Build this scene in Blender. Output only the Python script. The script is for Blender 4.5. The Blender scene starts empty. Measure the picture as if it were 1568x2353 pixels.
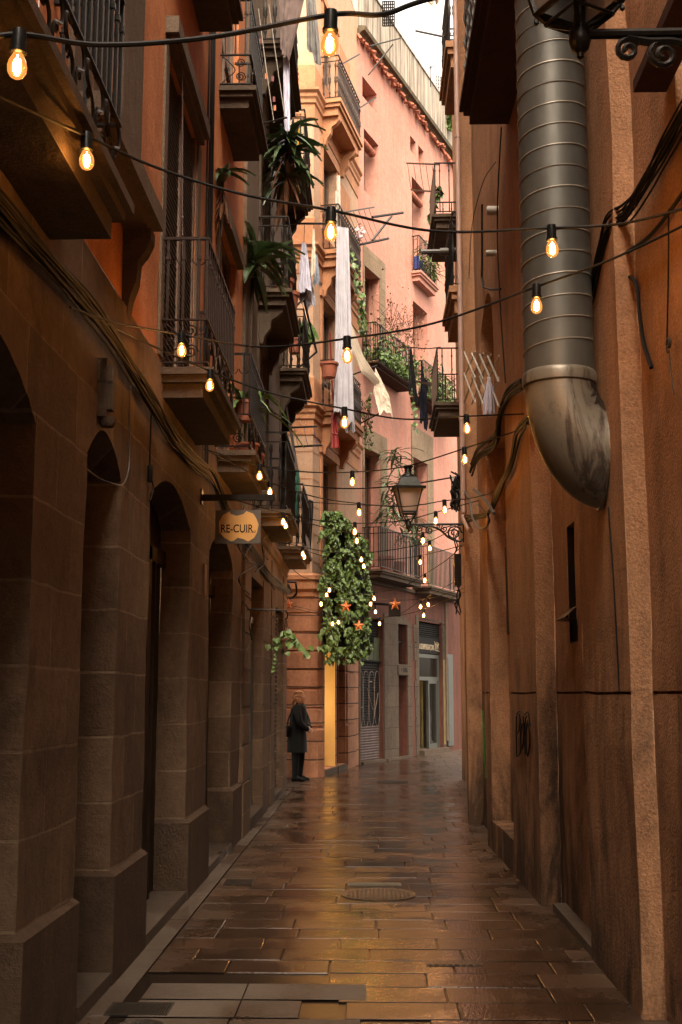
import bpy, math, random
from mathutils import Vector, noise as mnoise
R = math.radians
rnd = random.Random(7)
sc = bpy.context.scene
C = sc.collection

# ---------------------------------------------------------------- camera
TH = math.atan(415/2700); YAW = R(1.384); CH = 1.6
cd = bpy.data.cameras.new("camera"); cam = bpy.data.objects.new("camera", cd); C.objects.link(cam)
cd.sensor_fit = 'VERTICAL'; cd.sensor_height = 36; cd.lens = 2700/2353*36; cd.clip_end = 500; cd.clip_start = 0.05
cam.location = (0, 0, CH); cam.rotation_euler = (math.pi/2 + TH, 0, YAW)
sc.camera = cam

# ---------------------------------------------------------------- light
SUN_EL, SUN_ROT = R(56), R(176)
w = bpy.data.worlds.new("World"); sc.world = w; w.use_nodes = True
nt = w.node_tree; nt.nodes.clear()
sky = nt.nodes.new('ShaderNodeTexSky'); sky.sky_type = 'NISHITA'; sky.sun_disc = False
sky.sun_elevation = SUN_EL; sky.sun_rotation = SUN_ROT; sky.air_density = 1.0; sky.dust_density = 5.0; sky.ozone_density = 1.0
hs = nt.nodes.new('ShaderNodeHueSaturation'); hs.inputs['Saturation'].default_value = 0.18   # overcast: nearly grey sky
bg = nt.nodes.new('ShaderNodeBackground'); bg.inputs[1].default_value = 0.15
wo = nt.nodes.new('ShaderNodeOutputWorld')
wb = nt.nodes.new('ShaderNodeMix'); wb.data_type = 'RGBA'; wb.blend_type = 'MULTIPLY'; wb.inputs[0].default_value = 1; wb.inputs[7].default_value = (1, .865, .71, 1)   # warm white balance of the photograph
nt.links.new(sky.outputs[0], hs.inputs['Color']); nt.links.new(hs.outputs[0], wb.inputs[6]); nt.links.new(wb.outputs[2], bg.inputs[0]); nt.links.new(bg.outputs[0], wo.inputs[0])
sd = bpy.data.lights.new("sun", 'SUN'); sd.energy = 0.5; sd.angle = R(35); sd.color = (1, .84, .66)
sun = bpy.data.objects.new("sun", sd); C.objects.link(sun)
_az = SUN_ROT
sun.rotation_euler = Vector((math.sin(_az)*math.cos(SUN_EL), math.cos(_az)*math.cos(SUN_EL), math.sin(SUN_EL))).to_track_quat('Z', 'Y').to_euler()
sc.view_settings.view_transform = 'Standard'; sc.view_settings.look = 'None'
sc.view_settings.exposure = 2.75; sc.view_settings.gamma = 1
sc.cycles.max_bounces = 10; sc.cycles.diffuse_bounces = 6; sc.cycles.glossy_bounces = 4; sc.cycles.transparent_max_bounces = 12
sc.cycles.sample_clamp_indirect = 6; sc.cycles.use_denoising = True

# ---------------------------------------------------------------- rays (photo pixel at 1568 wide -> point on a real plane)
def ray(x, y):
    xc = (x-784)/2700; yc = (1176.5-y)/2700
    h = math.cos(TH)-yc*math.sin(TH); v = math.sin(TH)+yc*math.cos(TH)
    return (xc*math.cos(YAW)-h*math.sin(YAW), xc*math.sin(YAW)+h*math.cos(YAW), v)
def onX(x, y, X): r = ray(x, y); t = X/r[0]; return Vector((X, t*r[1], CH+t*r[2]))
def onY(x, y, Y): r = ray(x, y); t = Y/r[1]; return Vector((t*r[0], Y, CH+t*r[2]))
def onZ(x, y, Z=0): r = ray(x, y); t = (Z-CH)/r[2]; return Vector((t*r[0], t*r[1], Z))

# ---------------------------------------------------------------- materials
def lin(c): return tuple(((v/255)/12.92 if v/255 <= .04045 else (((v/255)+.055)/1.055)**2.4) for v in c)
class NM:
    def __init__(s, name):
        s.m = bpy.data.materials.new(name); s.m.use_nodes = True; s.t = s.m.node_tree; s.t.nodes.clear()
        s.out = s.n('ShaderNodeOutputMaterial'); s.p = s.n('ShaderNodeBsdfPrincipled'); s.l(s.p.outputs[0], s.out.inputs[0])
    def n(s, k, **kw):
        n = s.t.nodes.new(k)
        for a, b in kw.items(): setattr(n, a, b)
        return n
    def l(s, a, b): s.t.links.new(a, b)
    def pos(s, scale=(1, 1, 1)):
        g = s.n('ShaderNodeNewGeometry'); m = s.n('ShaderNodeMapping'); m.inputs['Scale'].default_value = scale
        s.l(g.outputs['Position'], m.inputs[0]); return m.outputs[0]
    def noise(s, scale, detail=4, rough=.55, sc3=(1, 1, 1), dist=0):
        n = s.n('ShaderNodeTexNoise'); n.inputs['Scale'].default_value = scale; n.inputs['Detail'].default_value = detail
        n.inputs['Roughness'].default_value = rough; n.inputs['Distortion'].default_value = dist
        s.l(s.pos(sc3), n.inputs['Vector']); return n.outputs['Fac']
    def ramp(s, f, a, b, ca=(0, 0, 0), cb=(1, 1, 1)):
        r = s.n('ShaderNodeValToRGB'); e = r.color_ramp.elements
        e[0].position = a; e[1].position = b; e[0].color = (*ca, 1); e[1].color = (*cb, 1); s.l(f, r.inputs[0]); return r.outputs[0]
    def mix(s, f, a, b, mode='MIX'):
        m = s.n('ShaderNodeMix', data_type='RGBA', blend_type=mode)
        for k, v in ((0, f), (6, a), (7, b)):
            if isinstance(v, (int, float)): m.inputs[k].default_value = v
            elif isinstance(v, tuple): m.inputs[k].default_value = (*v, 1)
            else: s.l(v, m.inputs[k])
        return m.outputs[2]
    def math(s, op, a, b=0.0):
        m = s.n('ShaderNodeMath', operation=op)
        for k, v in ((0, a), (1, b)):
            if isinstance(v, (int, float)): m.inputs[k].default_value = v
            else: s.l(v, m.inputs[k])
        return m.outputs[0]
    def bump(s, h, strength=.4, dist=.01, prev=None):
        b = s.n('ShaderNodeBump'); b.inputs['Strength'].default_value = strength; b.inputs['Distance'].default_value = dist
        s.l(h, b.inputs['Height'])
        if prev is not None: s.l(prev, b.inputs['Normal'])
        s.l(b.outputs[0], s.p.inputs['Normal']); return b.outputs[0]
    def col(s, c):
        if isinstance(c, tuple): s.p.inputs['Base Color'].default_value = (*c, 1)
        else: s.l(c, s.p.inputs['Base Color'])
    def rough(s, r):
        if isinstance(r, (int, float)): s.p.inputs['Roughness'].default_value = r
        else: s.l(r, s.p.inputs['Roughness'])

KA = .60
def kk(c, k=None): return tuple(v*(KA if k is None else k) for v in c)
def simple(name, c, rough=.6, metal=0, var=.25, vs=6, bump=.0, bs=60, k=None):
    c = kk(c, k)
    m = NM(name); f = m.noise(vs, 5)
    m.col(m.mix(m.ramp(f, .3, .7), tuple(v*(1-var) for v in c), tuple(min(1, v*(1+var)) for v in c)))
    m.rough(rough); m.p.inputs['Metallic'].default_value = metal
    if max(c) < .06 and rough > .3: m.p.inputs['Specular IOR Level'].default_value = .18
    if bump: m.bump(m.noise(bs, 3), bump, .005)
    return m.m

def stucco(name, c, c2, dirt, streak=.5, rough=.85, bump=.5, bs=55, dirt_amt=.6, dscale=1.2, soot=0):
    c, c2, dirt = kk(c), kk(c2), kk(dirt)
    m = NM(name)
    base = m.mix(m.ramp(m.noise(1.3, 6, .6), .3, .7), c, c2)
    st = m.ramp(m.noise(2.2, 5, .65, (2.2, 2.2, .16)), .42, .78)          # vertical rain streaks
    base = m.mix(m.math('MULTIPLY', st, streak), base, dirt)
    pt = m.ramp(m.noise(dscale, 7, .7, (1, 1, .7), .6), .52, .78)         # blotches of dirt
    base = m.mix(m.math('MULTIPLY', pt, dirt_amt), base, dirt)
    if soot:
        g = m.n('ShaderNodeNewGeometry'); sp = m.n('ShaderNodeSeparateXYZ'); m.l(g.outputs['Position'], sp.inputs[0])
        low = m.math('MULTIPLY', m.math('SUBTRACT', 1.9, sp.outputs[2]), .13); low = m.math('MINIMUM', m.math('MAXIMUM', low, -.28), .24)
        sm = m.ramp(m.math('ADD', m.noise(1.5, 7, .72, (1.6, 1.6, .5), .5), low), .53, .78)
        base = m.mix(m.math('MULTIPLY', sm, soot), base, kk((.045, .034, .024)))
    base = m.mix(m.ramp(m.noise(9, 5, .7), .35, .75), base, m.mix(.22, base, (0, 0, 0)))
    base = m.mix(m.ramp(m.noise(bs*1.3, 3, .6), .38, .62), m.mix(.30, base, (0, 0, 0)), base)
    m.col(base); m.rough(rough); m.p.inputs['Specular IOR Level'].default_value = .2
    h = m.noise(bs, 4, .6); h2 = m.noise(7, 4, .5)
    b = m.bump(h, min(1, bump*1.25), .009); m.bump(h2, .4, .025, b)
    return m.m

def blocks(name, c, c2, mortar, dirt, bw=.85, bh=.365, z0=.27, ms=.006, stain=.55):
    c, c2, mortar, dirt = kk(c), kk(c2), kk(mortar), kk(dirt)
    m = NM(name)
    g = m.n('ShaderNodeNewGeometry'); sp = m.n('ShaderNodeSeparateXYZ'); m.l(g.outputs['Position'], sp.inputs[0])
    u = m.math('ADD', sp.outputs[0], sp.outputs[1]); v = m.math('SUBTRACT', sp.outputs[2], z0)
    cb = m.n('ShaderNodeCombineXYZ'); m.l(u, cb.inputs[0]); m.l(v, cb.inputs[1])
    # slight waviness of the joints
    nz = m.n('ShaderNodeTexNoise'); nz.inputs['Scale'].default_value = 3; m.l(g.outputs['Position'], nz.inputs['Vector'])
    add = m.n('ShaderNodeVectorMath', operation='MULTIPLY_ADD'); m.l(nz.outputs['Color'], add.inputs[0]); add.inputs[1].default_value = (.03, .03, 0); m.l(cb.outputs[0], add.inputs[2])
    br = m.n('ShaderNodeTexBrick'); m.l(add.outputs[0], br.inputs['Vector'])
    br.inputs['Scale'].default_value = 1; br.inputs['Mortar Size'].default_value = ms; br.inputs['Mortar Smooth'].default_value = .3
    br.inputs['Brick Width'].default_value = bw; br.inputs['Row Height'].default_value = bh; br.offset = .37
    br.inputs['Color1'].default_value = (*c, 1); br.inputs['Color2'].default_value = (*c2, 1); br.inputs['Mortar'].default_value = (*mortar, 1)
    br.inputs['Bias'].default_value = 0
    base = m.mix(m.math('MULTIPLY', m.ramp(m.noise(1.7, 7, .7, (1, 1, .5)), .45, .75), stain), br.outputs[0], dirt)
    base = m.mix(m.ramp(m.noise(2.6, 8, .75, dist=.4), .56, .72), base, m.mix(.55, base, c2))
    base = m.mix(m.math('MULTIPLY', m.ramp(m.noise(2.1, 9, .8, (1.3, 1.3, .6), .8), .64, .68), .5), base, m.mix(.6, mortar, c))
    base = m.mix(m.math('MULTIPLY', m.ramp(m.noise(1.1, 7, .7, (1, 1, .8), .5), .55, .66), .6), base, dirt)
    base = m.mix(m.ramp(m.noise(14, 5, .7), .3, .7), base, m.mix(.35, base, (0, 0, 0)))
    m.col(base); m.rough(.82); m.p.inputs['Specular IOR Level'].default_value = .2
    b1 = m.bump(m.noise(45, 6, .75), 1.0, .016)
    inv = m.math('SUBTRACT', 1, br.outputs['Fac'])
    b2 = m.bump(inv, .6, .012, b1); m.bump(m.noise(5, 4), .5, .03, b2)
    return m.m

M = {}
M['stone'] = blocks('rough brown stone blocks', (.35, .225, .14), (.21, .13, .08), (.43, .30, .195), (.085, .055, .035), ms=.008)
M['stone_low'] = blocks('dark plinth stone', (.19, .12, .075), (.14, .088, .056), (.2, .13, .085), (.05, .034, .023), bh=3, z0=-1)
M['orange'] = stucco('burnt orange stucco', (1.15, .44, .18), (1.0, .36, .145), (.48, .21, .10), .35, bump=.35)
M['grey_wall'] = stucco('grey beige render', (.30, .21, .145), (.24, .165, .11), (.13, .09, .06), .5)
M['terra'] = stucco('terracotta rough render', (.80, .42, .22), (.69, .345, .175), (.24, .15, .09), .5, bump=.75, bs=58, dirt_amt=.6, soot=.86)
M['cream'] = stucco('warm cream render', (.94, .62, .42), (.86, .53, .345), (.6, .38, .22), .5, bump=.2)
M['ochre'] = stucco('ochre painted moulding', (.90, .44, .225), (.78, .355, .18), (.48, .24, .12), .45, bump=.2)
M['cblock'] = blocks('cut sandstone blocks', (.70, .33, .185), (.56, .25, .135), (.08, .045, .03), (.22, .12, .07), bw=40, bh=.345, z0=.0, ms=.014)
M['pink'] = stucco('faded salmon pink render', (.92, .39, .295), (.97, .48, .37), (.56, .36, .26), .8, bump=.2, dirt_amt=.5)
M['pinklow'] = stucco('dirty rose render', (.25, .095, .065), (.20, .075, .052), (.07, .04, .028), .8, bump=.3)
M['palestone'] = blocks('weathered pale stone', (.18, .13, .09), (.145, .10, .07), (.07, .05, .033), (.06, .042, .03), bw=.7, bh=.5, ms=.008)
M['parapet'] = None
m = NM('streaked lime parapet'); st = m.ramp(m.noise(3.2, 6, .75, (2.5, 2.5, .12)), .42, .62)
m.col(m.mix(st, (.36, .315, .26), m.mix(m.ramp(m.noise(2.5, 4), .4, .6), (.07, .055, .03), (.05, .042, .022)))); m.rough(.9); m.bump(m.noise(30, 4), .3, .01); M['parapet'] = m.m
M['moss'] = simple('mossy dark coping', (.12, .09, .045), .9, var=.5, bump=.5)
M['tile'] = simple('broken red roof tiles', (.42, .12, .06), .85, var=.5, vs=12, bump=.5)
M['iron'] = simple('black painted wrought iron', (.022, .018, .015), .38, .3, .4, 30, .25, 120)
M['iron_brown'] = simple('brown black wrought iron', (.045, .026, .018), .42, .3, .4, 30, .25, 120)
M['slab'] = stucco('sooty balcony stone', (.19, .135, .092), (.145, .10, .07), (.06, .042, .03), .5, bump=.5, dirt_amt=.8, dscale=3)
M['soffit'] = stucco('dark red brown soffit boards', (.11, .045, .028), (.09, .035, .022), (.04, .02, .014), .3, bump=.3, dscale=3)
M['wood'] = simple('weathered brown shutter wood', (.24, .15, .10), .7, var=.35, vs=9, bump=.3)
M['doorwood'] = simple('dark varnished door wood', (.035, .02, .013), .5, var=.4, vs=5, bump=.2)
M['redwood'] = simple('red brown window wood', (.22, .075, .04), .6, var=.3, vs=8, bump=.2)
M['black'] = simple('unlit black interior', (.006, .005, .004), .8)
M['cable'] = simple('black rubber cable', (.010, .009, .008), .6, var=.3)
M['greycable'] = simple('grey flexible conduit', (.10, .09, .08), .5, var=.3)
M['socket'] = simple('black bulb socket', (.012, .012, .012), .35, var=.2)
M['galv'] = None
m = NM('dull galvanised duct steel'); f = m.noise(3, 6, .6, (1, 1, .35)); m.col(m.mix(m.ramp(f, .35, .7), (.068, .070, .064), (.12, .116, .10)))
m.p.inputs['Metallic'].default_value = .55; m.rough(m.mix(m.ramp(m.noise(12, 5), .3, .7), (.38,)*3, (.58,)*3)); m.bump(m.noise(25, 4), .12, .005); M['galv'] = m.m
m = NM('tar stained bent duct metal'); f = m.math('MULTIPLY', m.ramp(m.noise(3, 8, .75, (2.4, 2.4, .45), .7), .50, .60), .85)
m.col(m.mix(f, (.15, .13, .10), m.mix(m.ramp(m.noise(20, 4), .4, .6), (.02, .014, .010), (.045, .024, .014)))); m.p.inputs['Metallic'].default_value = .35
m.rough(.42); m.bump(m.noise(18, 5), .3, .01); M['elbow'] = m.m
M['pvc'] = simple('pale pink drainpipe paint', (.52, .33, .26), .5, var=.12)
M['white'] = simple('off white plastic', (.62, .58, .50), .5, var=.12)
M['clay'] = simple('terracotta flowerpot', (.42, .12, .06), .7, var=.25, bump=.2)
M['cloth_white'] = simple('creased white linen', (.56, .55, .62), .85, var=.08, bump=.5, bs=35, k=.62)
M['cloth_cream'] = simple('cream cotton cloth', (.62, .54, .43), .85, var=.08, bump=.3, bs=35, k=.9)
M['cloth_blue'] = simple('pale blue cloth', (.33, .38, .47), .85, var=.1, bump=.3)
M['cloth_lilac'] = simple('washed lilac shirt cloth', (.50, .49, .60), .85, var=.1, bump=.4, bs=35, k=.95)
M['cloth_black'] = simple('black garment cloth', (.012, .011, .013), .8, var=.3, bump=.3)
M['cloth_navy'] = simple('navy garment cloth', (.015, .018, .035), .8, var=.3, bump=.3)
M['cloth_grey'] = simple('grey towel cloth', (.17, .16, .15), .9, var=.15, bump=.4)
M['cloth_mauve'] = simple('mauve grey blanket', (.21, .15, .135), .9, var=.12, bump=.3)
M['blind'] = simple('dusty beige blind cloth', (.20, .15, .11), .9, var=.2)
M['green_cloth'] = simple('sea green cloth', (.02, .13, .085), .8, var=.2)
M['blue'] = simple('deep blue plastic', (.03, .05, .25), .4)
M['yellow'] = simple('yellow plastic', (.75, .42, .03), .5)
M['red'] = simple('red plastic', (.30, .015, .012), .45)
M['purple'] = simple('violet plastic board', (.12, .09, .28), .5)
M['lime'] = simple('green spray paint', (.03, .17, .02), .6, var=.4, vs=14)
M['ink'] = simple('black spray paint', (.012, .01, .008), .6)
M['signboard'] = simple('grey brown signboard', (.10, .075, .058), .55, var=.12)
M['signgold'] = simple('mustard leather sign', (.50, .25, .065), .55, var=.12, k=1)
M['signblack'] = simple('black sign panel', (.010, .008, .007), .75)
M['letter'] = simple('pale painted lettering', (.62, .48, .30), .5)
M['star'] = simple('orange paper star', (.85, .27, .07), .6, var=.15, k=.6)
M['lampglass'] = None
m = NM('aged frosted lantern glass'); m.col((.33, .25, .19)); m.rough(.3); m.p.inputs['Transmission Weight'].default_value = 0; m.p.inputs['Alpha'].default_value = .55; M['lampglass'] = m.m
m = NM('pale etched lantern glass'); m.col((.20, .17, .15)); m.rough(.25); m.p.inputs['Alpha'].default_value = .85; M['lampglass2'] = m.m
m = NM('dark window pane'); m.col((.02, .017, .014)); m.rough(.08); m.p.inputs['Specular IOR Level'].default_value = .6; M['pane'] = m.m
M['lamp_iron'] = simple('green black lamp iron', (.032, .034, .03), .4, .4, .35, 20, .2, 80)
M['yellow_wall'] = simple('yellow painted passage wall', (.60, .40, .14), .7, var=.06, k=1)
M['graymetal'] = simple('grey green painted metal', (.10, .108, .095), .45, .2, .15)
M['shopwood'] = simple('brown shop interior', (.10, .06, .035), .6)
M['concrete'] = None
m = NM('damp grey concrete'); f = m.noise(1.6, 6, .65)
wetm = m.ramp(m.noise(1.1, 5, .6, (1, .6, 1)), .42, .62)
m.col(m.mix(wetm, m.mix(m.ramp(f, .3, .7), (.060, .044, .031), (.085, .064, .046)), (.030, .019, .0125))); m.rough(m.mix(wetm, (.62,)*3, (.22,)*3))
b = m.bump(m.noise(75, 4, .6), 1.0, .009); m.bump(m.noise(6, 4), .3, .01, b); M['concrete'] = m.m
# wet paving: dark when soaked, film of water in the hollows
m = NM('wet brown paving stone'); at = m.n('ShaderNodeAttribute', attribute_name='tone')
tone = m.n('ShaderNodeSeparateColor'); m.l(at.outputs['Color'], tone.inputs[0])
c = m.mix(tone.outputs[0], (.030, .0155, .0085), (.066, .034, .0185))
c = m.mix(m.ramp(m.noise(3, 6, .7), .35, .7), c, m.mix(.4, c, (.03, .02, .014)))
g = m.n('ShaderNodeNewGeometry'); sp = m.n('ShaderNodeSeparateXYZ'); m.l(g.outputs['Position'], sp.inputs[0])
side = m.math('ABSOLUTE', sp.outputs[0]); side = m.math('ADD', side, m.math('MULTIPLY', m.math('SUBTRACT', m.noise(1.3, 6, .65, (1, .7, 1)), .5), 1.3))
dry = m.ramp(m.math('MULTIPLY', side, .5), .50, .74)
c = m.mix(dry, c, m.mix(tone.outputs[0], (.046, .028, .017), (.068, .044, .029))); pud = m.ramp(m.math('ADD', m.noise(1.7, 6, .65, (1, .8, 1)), m.math('MULTIPLY', tone.outputs[1], .14)), .54, .62)
m.col(m.mix(m.math('MULTIPLY', pud, .5), c, (.012, .007, .004))); rr = m.mix(pud, (.26,)*3, (.055,)*3); rr = m.mix(dry, rr, (.5,)*3); m.rough(rr)
m.p.inputs['Specular IOR Level'].default_value = .5
m.p.inputs['Coat Weight'].default_value = .0
b = m.bump(m.noise(60, 3, .6, (1, .5, 1)), .42, .004); m.bump(m.noise(7, 4, .6), .22, .012, b); M['paving'] = m.m
M['joint'] = simple('wet joint grit', (.018, .012, .008), .25, var=.4, vs=40)
M['castiron'] = simple('wet cast iron cover', (.13, .11, .09), .25, .6, .4, 30, .6, 90)
m = NM('fresh green leaf'); at = m.n('ShaderNodeObjectInfo'); f = m.noise(9, 3); m.col(m.mix(m.ramp(f, .3, .72), (.028, .06, .011), (.125, .21, .045))); m.rough(.5); M['leaf'] = m.m
m = NM('dark glossy leaf'); f = m.noise(7, 3); m.col(m.mix(m.ramp(f, .3, .75), (.035, .07, .028), (.12, .18, .08))); m.rough(.3); M['dleaf'] = m.m
M['dry'] = simple('dry brown leaf', (.30, .12, .05), .8, var=.4, vs=20)
M['stem'] = simple('woody stem', (.07, .045, .028), .8, var=.3)
M['hedge'] = simple('inner foliage with painted shade', (.012, .018, .006), .8, var=.4, vs=14, bump=1, bs=20)
M['skin'] = simple('skin', (.45, .25, .17), .55, var=.05)
M['hair'] = simple('auburn brown wavy hair', (.50, .22, .095), .55, var=.5, vs=45, bump=.8, bs=70)
M['coat'] = simple('black raincoat', (.006, .006, .006), .7, var=.3, bump=.3)
M['coat'].node_tree.nodes['Principled BSDF'].inputs['Specular IOR Level'].default_value = .2
M['trouser'] = simple('black trousers', (.008, .008, .009), .75)
def emis(name, c, s):
    m = NM(name); m.p.inputs['Base Color'].default_value = (0, 0, 0, 1); m.p.inputs['Emission Color'].default_value = (*c, 1); m.p.inputs['Emission Strength'].default_value = s; return m.m
M['filament'] = emis('glowing filament', (1, .50, .15), 45)
M['shoplight'] = emis('shop ceiling light', (1, .8, .45), 5)
m = NM('amber bulb glass'); m.t.nodes.remove(m.p)
tr = m.n('ShaderNodeBsdfTransparent'); tr.inputs[0].default_value = (1, .80, .52, 1); gl = m.n('ShaderNodeBsdfGlossy'); gl.inputs['Roughness'].default_value = .05
fr = m.n('ShaderNodeFresnel'); fr.inputs[0].default_value = 1.45; mx = m.n('ShaderNodeMixShader'); m.l(fr.outputs[0], mx.inputs[0]); m.l(tr.outputs[0], mx.inputs[1]); m.l(gl.outputs[0], mx.inputs[2])
em = m.n('ShaderNodeEmission'); em.inputs[0].default_value = (1, .33, .06, 1); em.inputs[1].default_value = .16
lw = m.n('ShaderNodeLayerWeight'); lw.inputs[0].default_value = .35
em2 = m.n('ShaderNodeAddShader'); m.l(mx.outputs[0], em2.inputs[0]); m.l(em.outputs[0], em2.inputs[1]); m.l(em2.outputs[0], m.out.inputs[0]); M['bulb'] = m.m

# ---------------------------------------------------------------- mesh building
ORG = {}
def V(*a): return Vector(a)
class MB:
    def __init__(s): s.v = []; s.f = []; s.sm = []; s.tone = None
    def cut(s):
        s.cuts = getattr(s, 'cuts', [])+[len(s.f)]; return s
    def each(s, name, mat, parent, **k):
        cs = sorted(set(getattr(s, 'cuts', [])+[0, len(s.f)])); out = []
        for a, b in zip(cs, cs[1:]):
            q = MB(); mp = {}
            for f, m_ in zip(s.f[a:b], s.sm[a:b]):
                for i in f:
                    if i not in mp: mp[i] = len(q.v); q.v.append(s.v[i])
                q.f.append(tuple(mp[i] for i in f)); q.sm.append(m_)
            out.append(q.build(name, mat, parent, **k))
        return out
    def face(s, pts, smooth=False):
        i = len(s.v); s.v += [Vector(p) for p in pts]; s.f.append(tuple(range(i, i+len(pts)))); s.sm.append(smooth)
    def box(s, a, b, fr=None):
        x0, y0, z0 = a; x1, y1, z1 = b
        c = [(x0,y0,z0),(x1,y0,z0),(x1,y1,z0),(x0,y1,z0),(x0,y0,z1),(x1,y0,z1),(x1,y1,z1),(x0,y1,z1)]
        if fr: c = [fr(*p) for p in c]
        i = len(s.v); s.v += [Vector(p) for p in c]
        for q in ((0,3,2,1),(4,5,6,7),(0,1,5,4),(1,2,6,5),(2,3,7,6),(3,0,4,7)): s.f.append(tuple(i+k for k in q)); s.sm.append(False)
        return s
    def tube(s, path, r, n=6, cap=True, smooth=True, closed=False):
        P = [Vector(p) for p in path]; N = len(P); rings = []
        t0 = (P[1]-P[0]).normalized(); ref = V(0,0,1) if abs(t0.z) < .9 else V(1,0,0)
        u = t0.cross(ref).normalized()
        for k in range(N):
            t = (P[min(k+1,N-1)]-P[max(k-1,0)])
            t = t.normalized() if t.length > 1e-9 else t0
            u = (u - t*u.dot(t)); u = u.normalized() if u.length > 1e-6 else t.orthogonal().normalized()
            w_ = t.cross(u); rr = r(k/(N-1)) if callable(r) else r
            i = len(s.v)
            s.v += [P[k] + (u*math.cos(2*math.pi*j/n) + w_*math.sin(2*math.pi*j/n))*rr for j in range(n)]; rings.append(i)
        for k in range(N-1):
            a, b = rings[k], rings[k+1]
            for j in range(n): s.f.append((a+j, a+(j+1)%n, b+(j+1)%n, b+j)); s.sm.append(smooth)
        if cap:
            s.f.append(tuple(rings[0]+j for j in reversed(range(n)))); s.sm.append(False)
            s.f.append(tuple(rings[-1]+j for j in range(n))); s.sm.append(False)
        return s
    def lathe(s, prof, c=(0,0,0), n=12, fr=None, smooth=True, axis=None):
        # prof: list of (r, z)
        c = Vector(c); rings = []
        for r_, z in prof:
            i = len(s.v)
            for j in range(n):
                a = 2*math.pi*j/n; p = V(r_*math.cos(a), r_*math.sin(a), z)
                if axis: p = axis @ p
                s.v.append(c+p if not fr else fr(*(c+p)))
            rings.append(i)
        for k in range(len(prof)-1):
            a, b = rings[k], rings[k+1]
            for j in range(n): s.f.append((a+j, a+(j+1)%n, b+(j+1)%n, b+j)); s.sm.append(smooth)
        s.f.append(tuple(rings[0]+j for j in reversed(range(n)))); s.sm.append(False)
        s.f.append(tuple(rings[-1]+j for j in range(n))); s.sm.append(False)
        return s
    def loft(s, rings, cap=True, smooth=True):
        idx = []
        for rg in rings: idx.append(len(s.v)); s.v += [Vector(p) for p in rg]
        n = len(rings[0])
        for k in range(len(rings)-1):
            a, b = idx[k], idx[k+1]
            for j in range(n): s.f.append((a+j, a+(j+1)%n, b+(j+1)%n, b+j)); s.sm.append(smooth)
        if cap:
            s.f.append(tuple(idx[0]+j for j in reversed(range(n)))); s.sm.append(False)
            s.f.append(tuple(idx[-1]+j for j in range(n))); s.sm.append(False)
        return s
    def build(s, name, mat, parent=None, label=None, cat=None, group=None, kind=None, ang=40, loc=None):
        org = ORG.get(parent.name, V(0,0,0)) if parent else (Vector(loc) if loc else V(0,0,0))
        me = bpy.data.meshes.new(name); me.from_pydata([tuple(p-org) for p in s.v], [], s.f)
        me.polygons.foreach_set('use_smooth', s.sm)
        if getattr(s, 'weld', False):
            import bmesh
            bm = bmesh.new(); bm.from_mesh(me); bmesh.ops.remove_doubles(bm, verts=bm.verts, dist=.0004); bm.to_mesh(me); bm.free()
        if any(s.sm): me.set_sharp_from_angle(angle=R(ang))
        me.materials.append(mat)
        if s.tone:
            ca = me.color_attributes.new('tone', 'FLOAT_COLOR', 'CORNER')
            k = 0
            for pi, p in enumerate(me.polygons):
                for _ in range(p.loop_total): ca.data[k].color = s.tone[pi]; k += 1
        me.update()
        o = bpy.data.objects.new(name, me); C.objects.link(o)
        if parent: o.parent = parent; ORG[o.name] = org
        else: o.location = org; ORG[o.name] = org
        if label: o['label'] = label
        if cat: o['category'] = cat
        if group: o['group'] = group
        if kind: o['kind'] = kind
        return o
def thing(name, label, cat, loc=(0,0,0), group=None):
    o = bpy.data.objects.new(name, None); C.objects.link(o); o.location = loc; o.empty_display_size = .1
    o['label'] = label; o['category'] = cat
    if group: o['group'] = group
    ORG[o.name] = Vector(loc); return o
def tag(o, label, cat, group=None):
    o['label'] = label; o['category'] = cat
    if group: o['group'] = group
    return o
def frame(O, u, n):
    O = Vector(O); u = Vector((*u, 0)).normalized(); n = Vector((*n, 0)).normalized()
    return lambda s, d, z: O + u*s + n*d + V(0, 0, z)
def rn(u): return (u[1], -u[0])
def wframe(p, q):
    u = Vector((q[0]-p[0], q[1]-p[1])).normalized(); return frame((p[0], p[1], 0), u, rn(u)), (Vector(q)-Vector(p)).length
def catmull(P, n=6):
    P = [Vector(p) for p in P]; out = []
    for i in range(len(P)-1):
        a = P[max(i-1, 0)]; b = P[i]; c = P[i+1]; d = P[min(i+2, len(P)-1)]
        for k in range(n):
            t = k/n; out.append(.5*((2*b)+(c-a)*t+(2*a-5*b+4*c-d)*t*t+(3*b-a-3*c+d)*t**3))
    out.append(P[-1]); return out
def spiral(fr, s, d, z, r, turns=1.6, a0=0, sgn=1, n=16):
    return [fr(s+sgn*(r*(1-.8*k/n))*math.cos(a0+turns*2*math.pi*k/n), d, z+(r*(1-.8*k/n))*math.sin(a0+turns*2*math.pi*k/n)) for k in range(n+1)]

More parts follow.
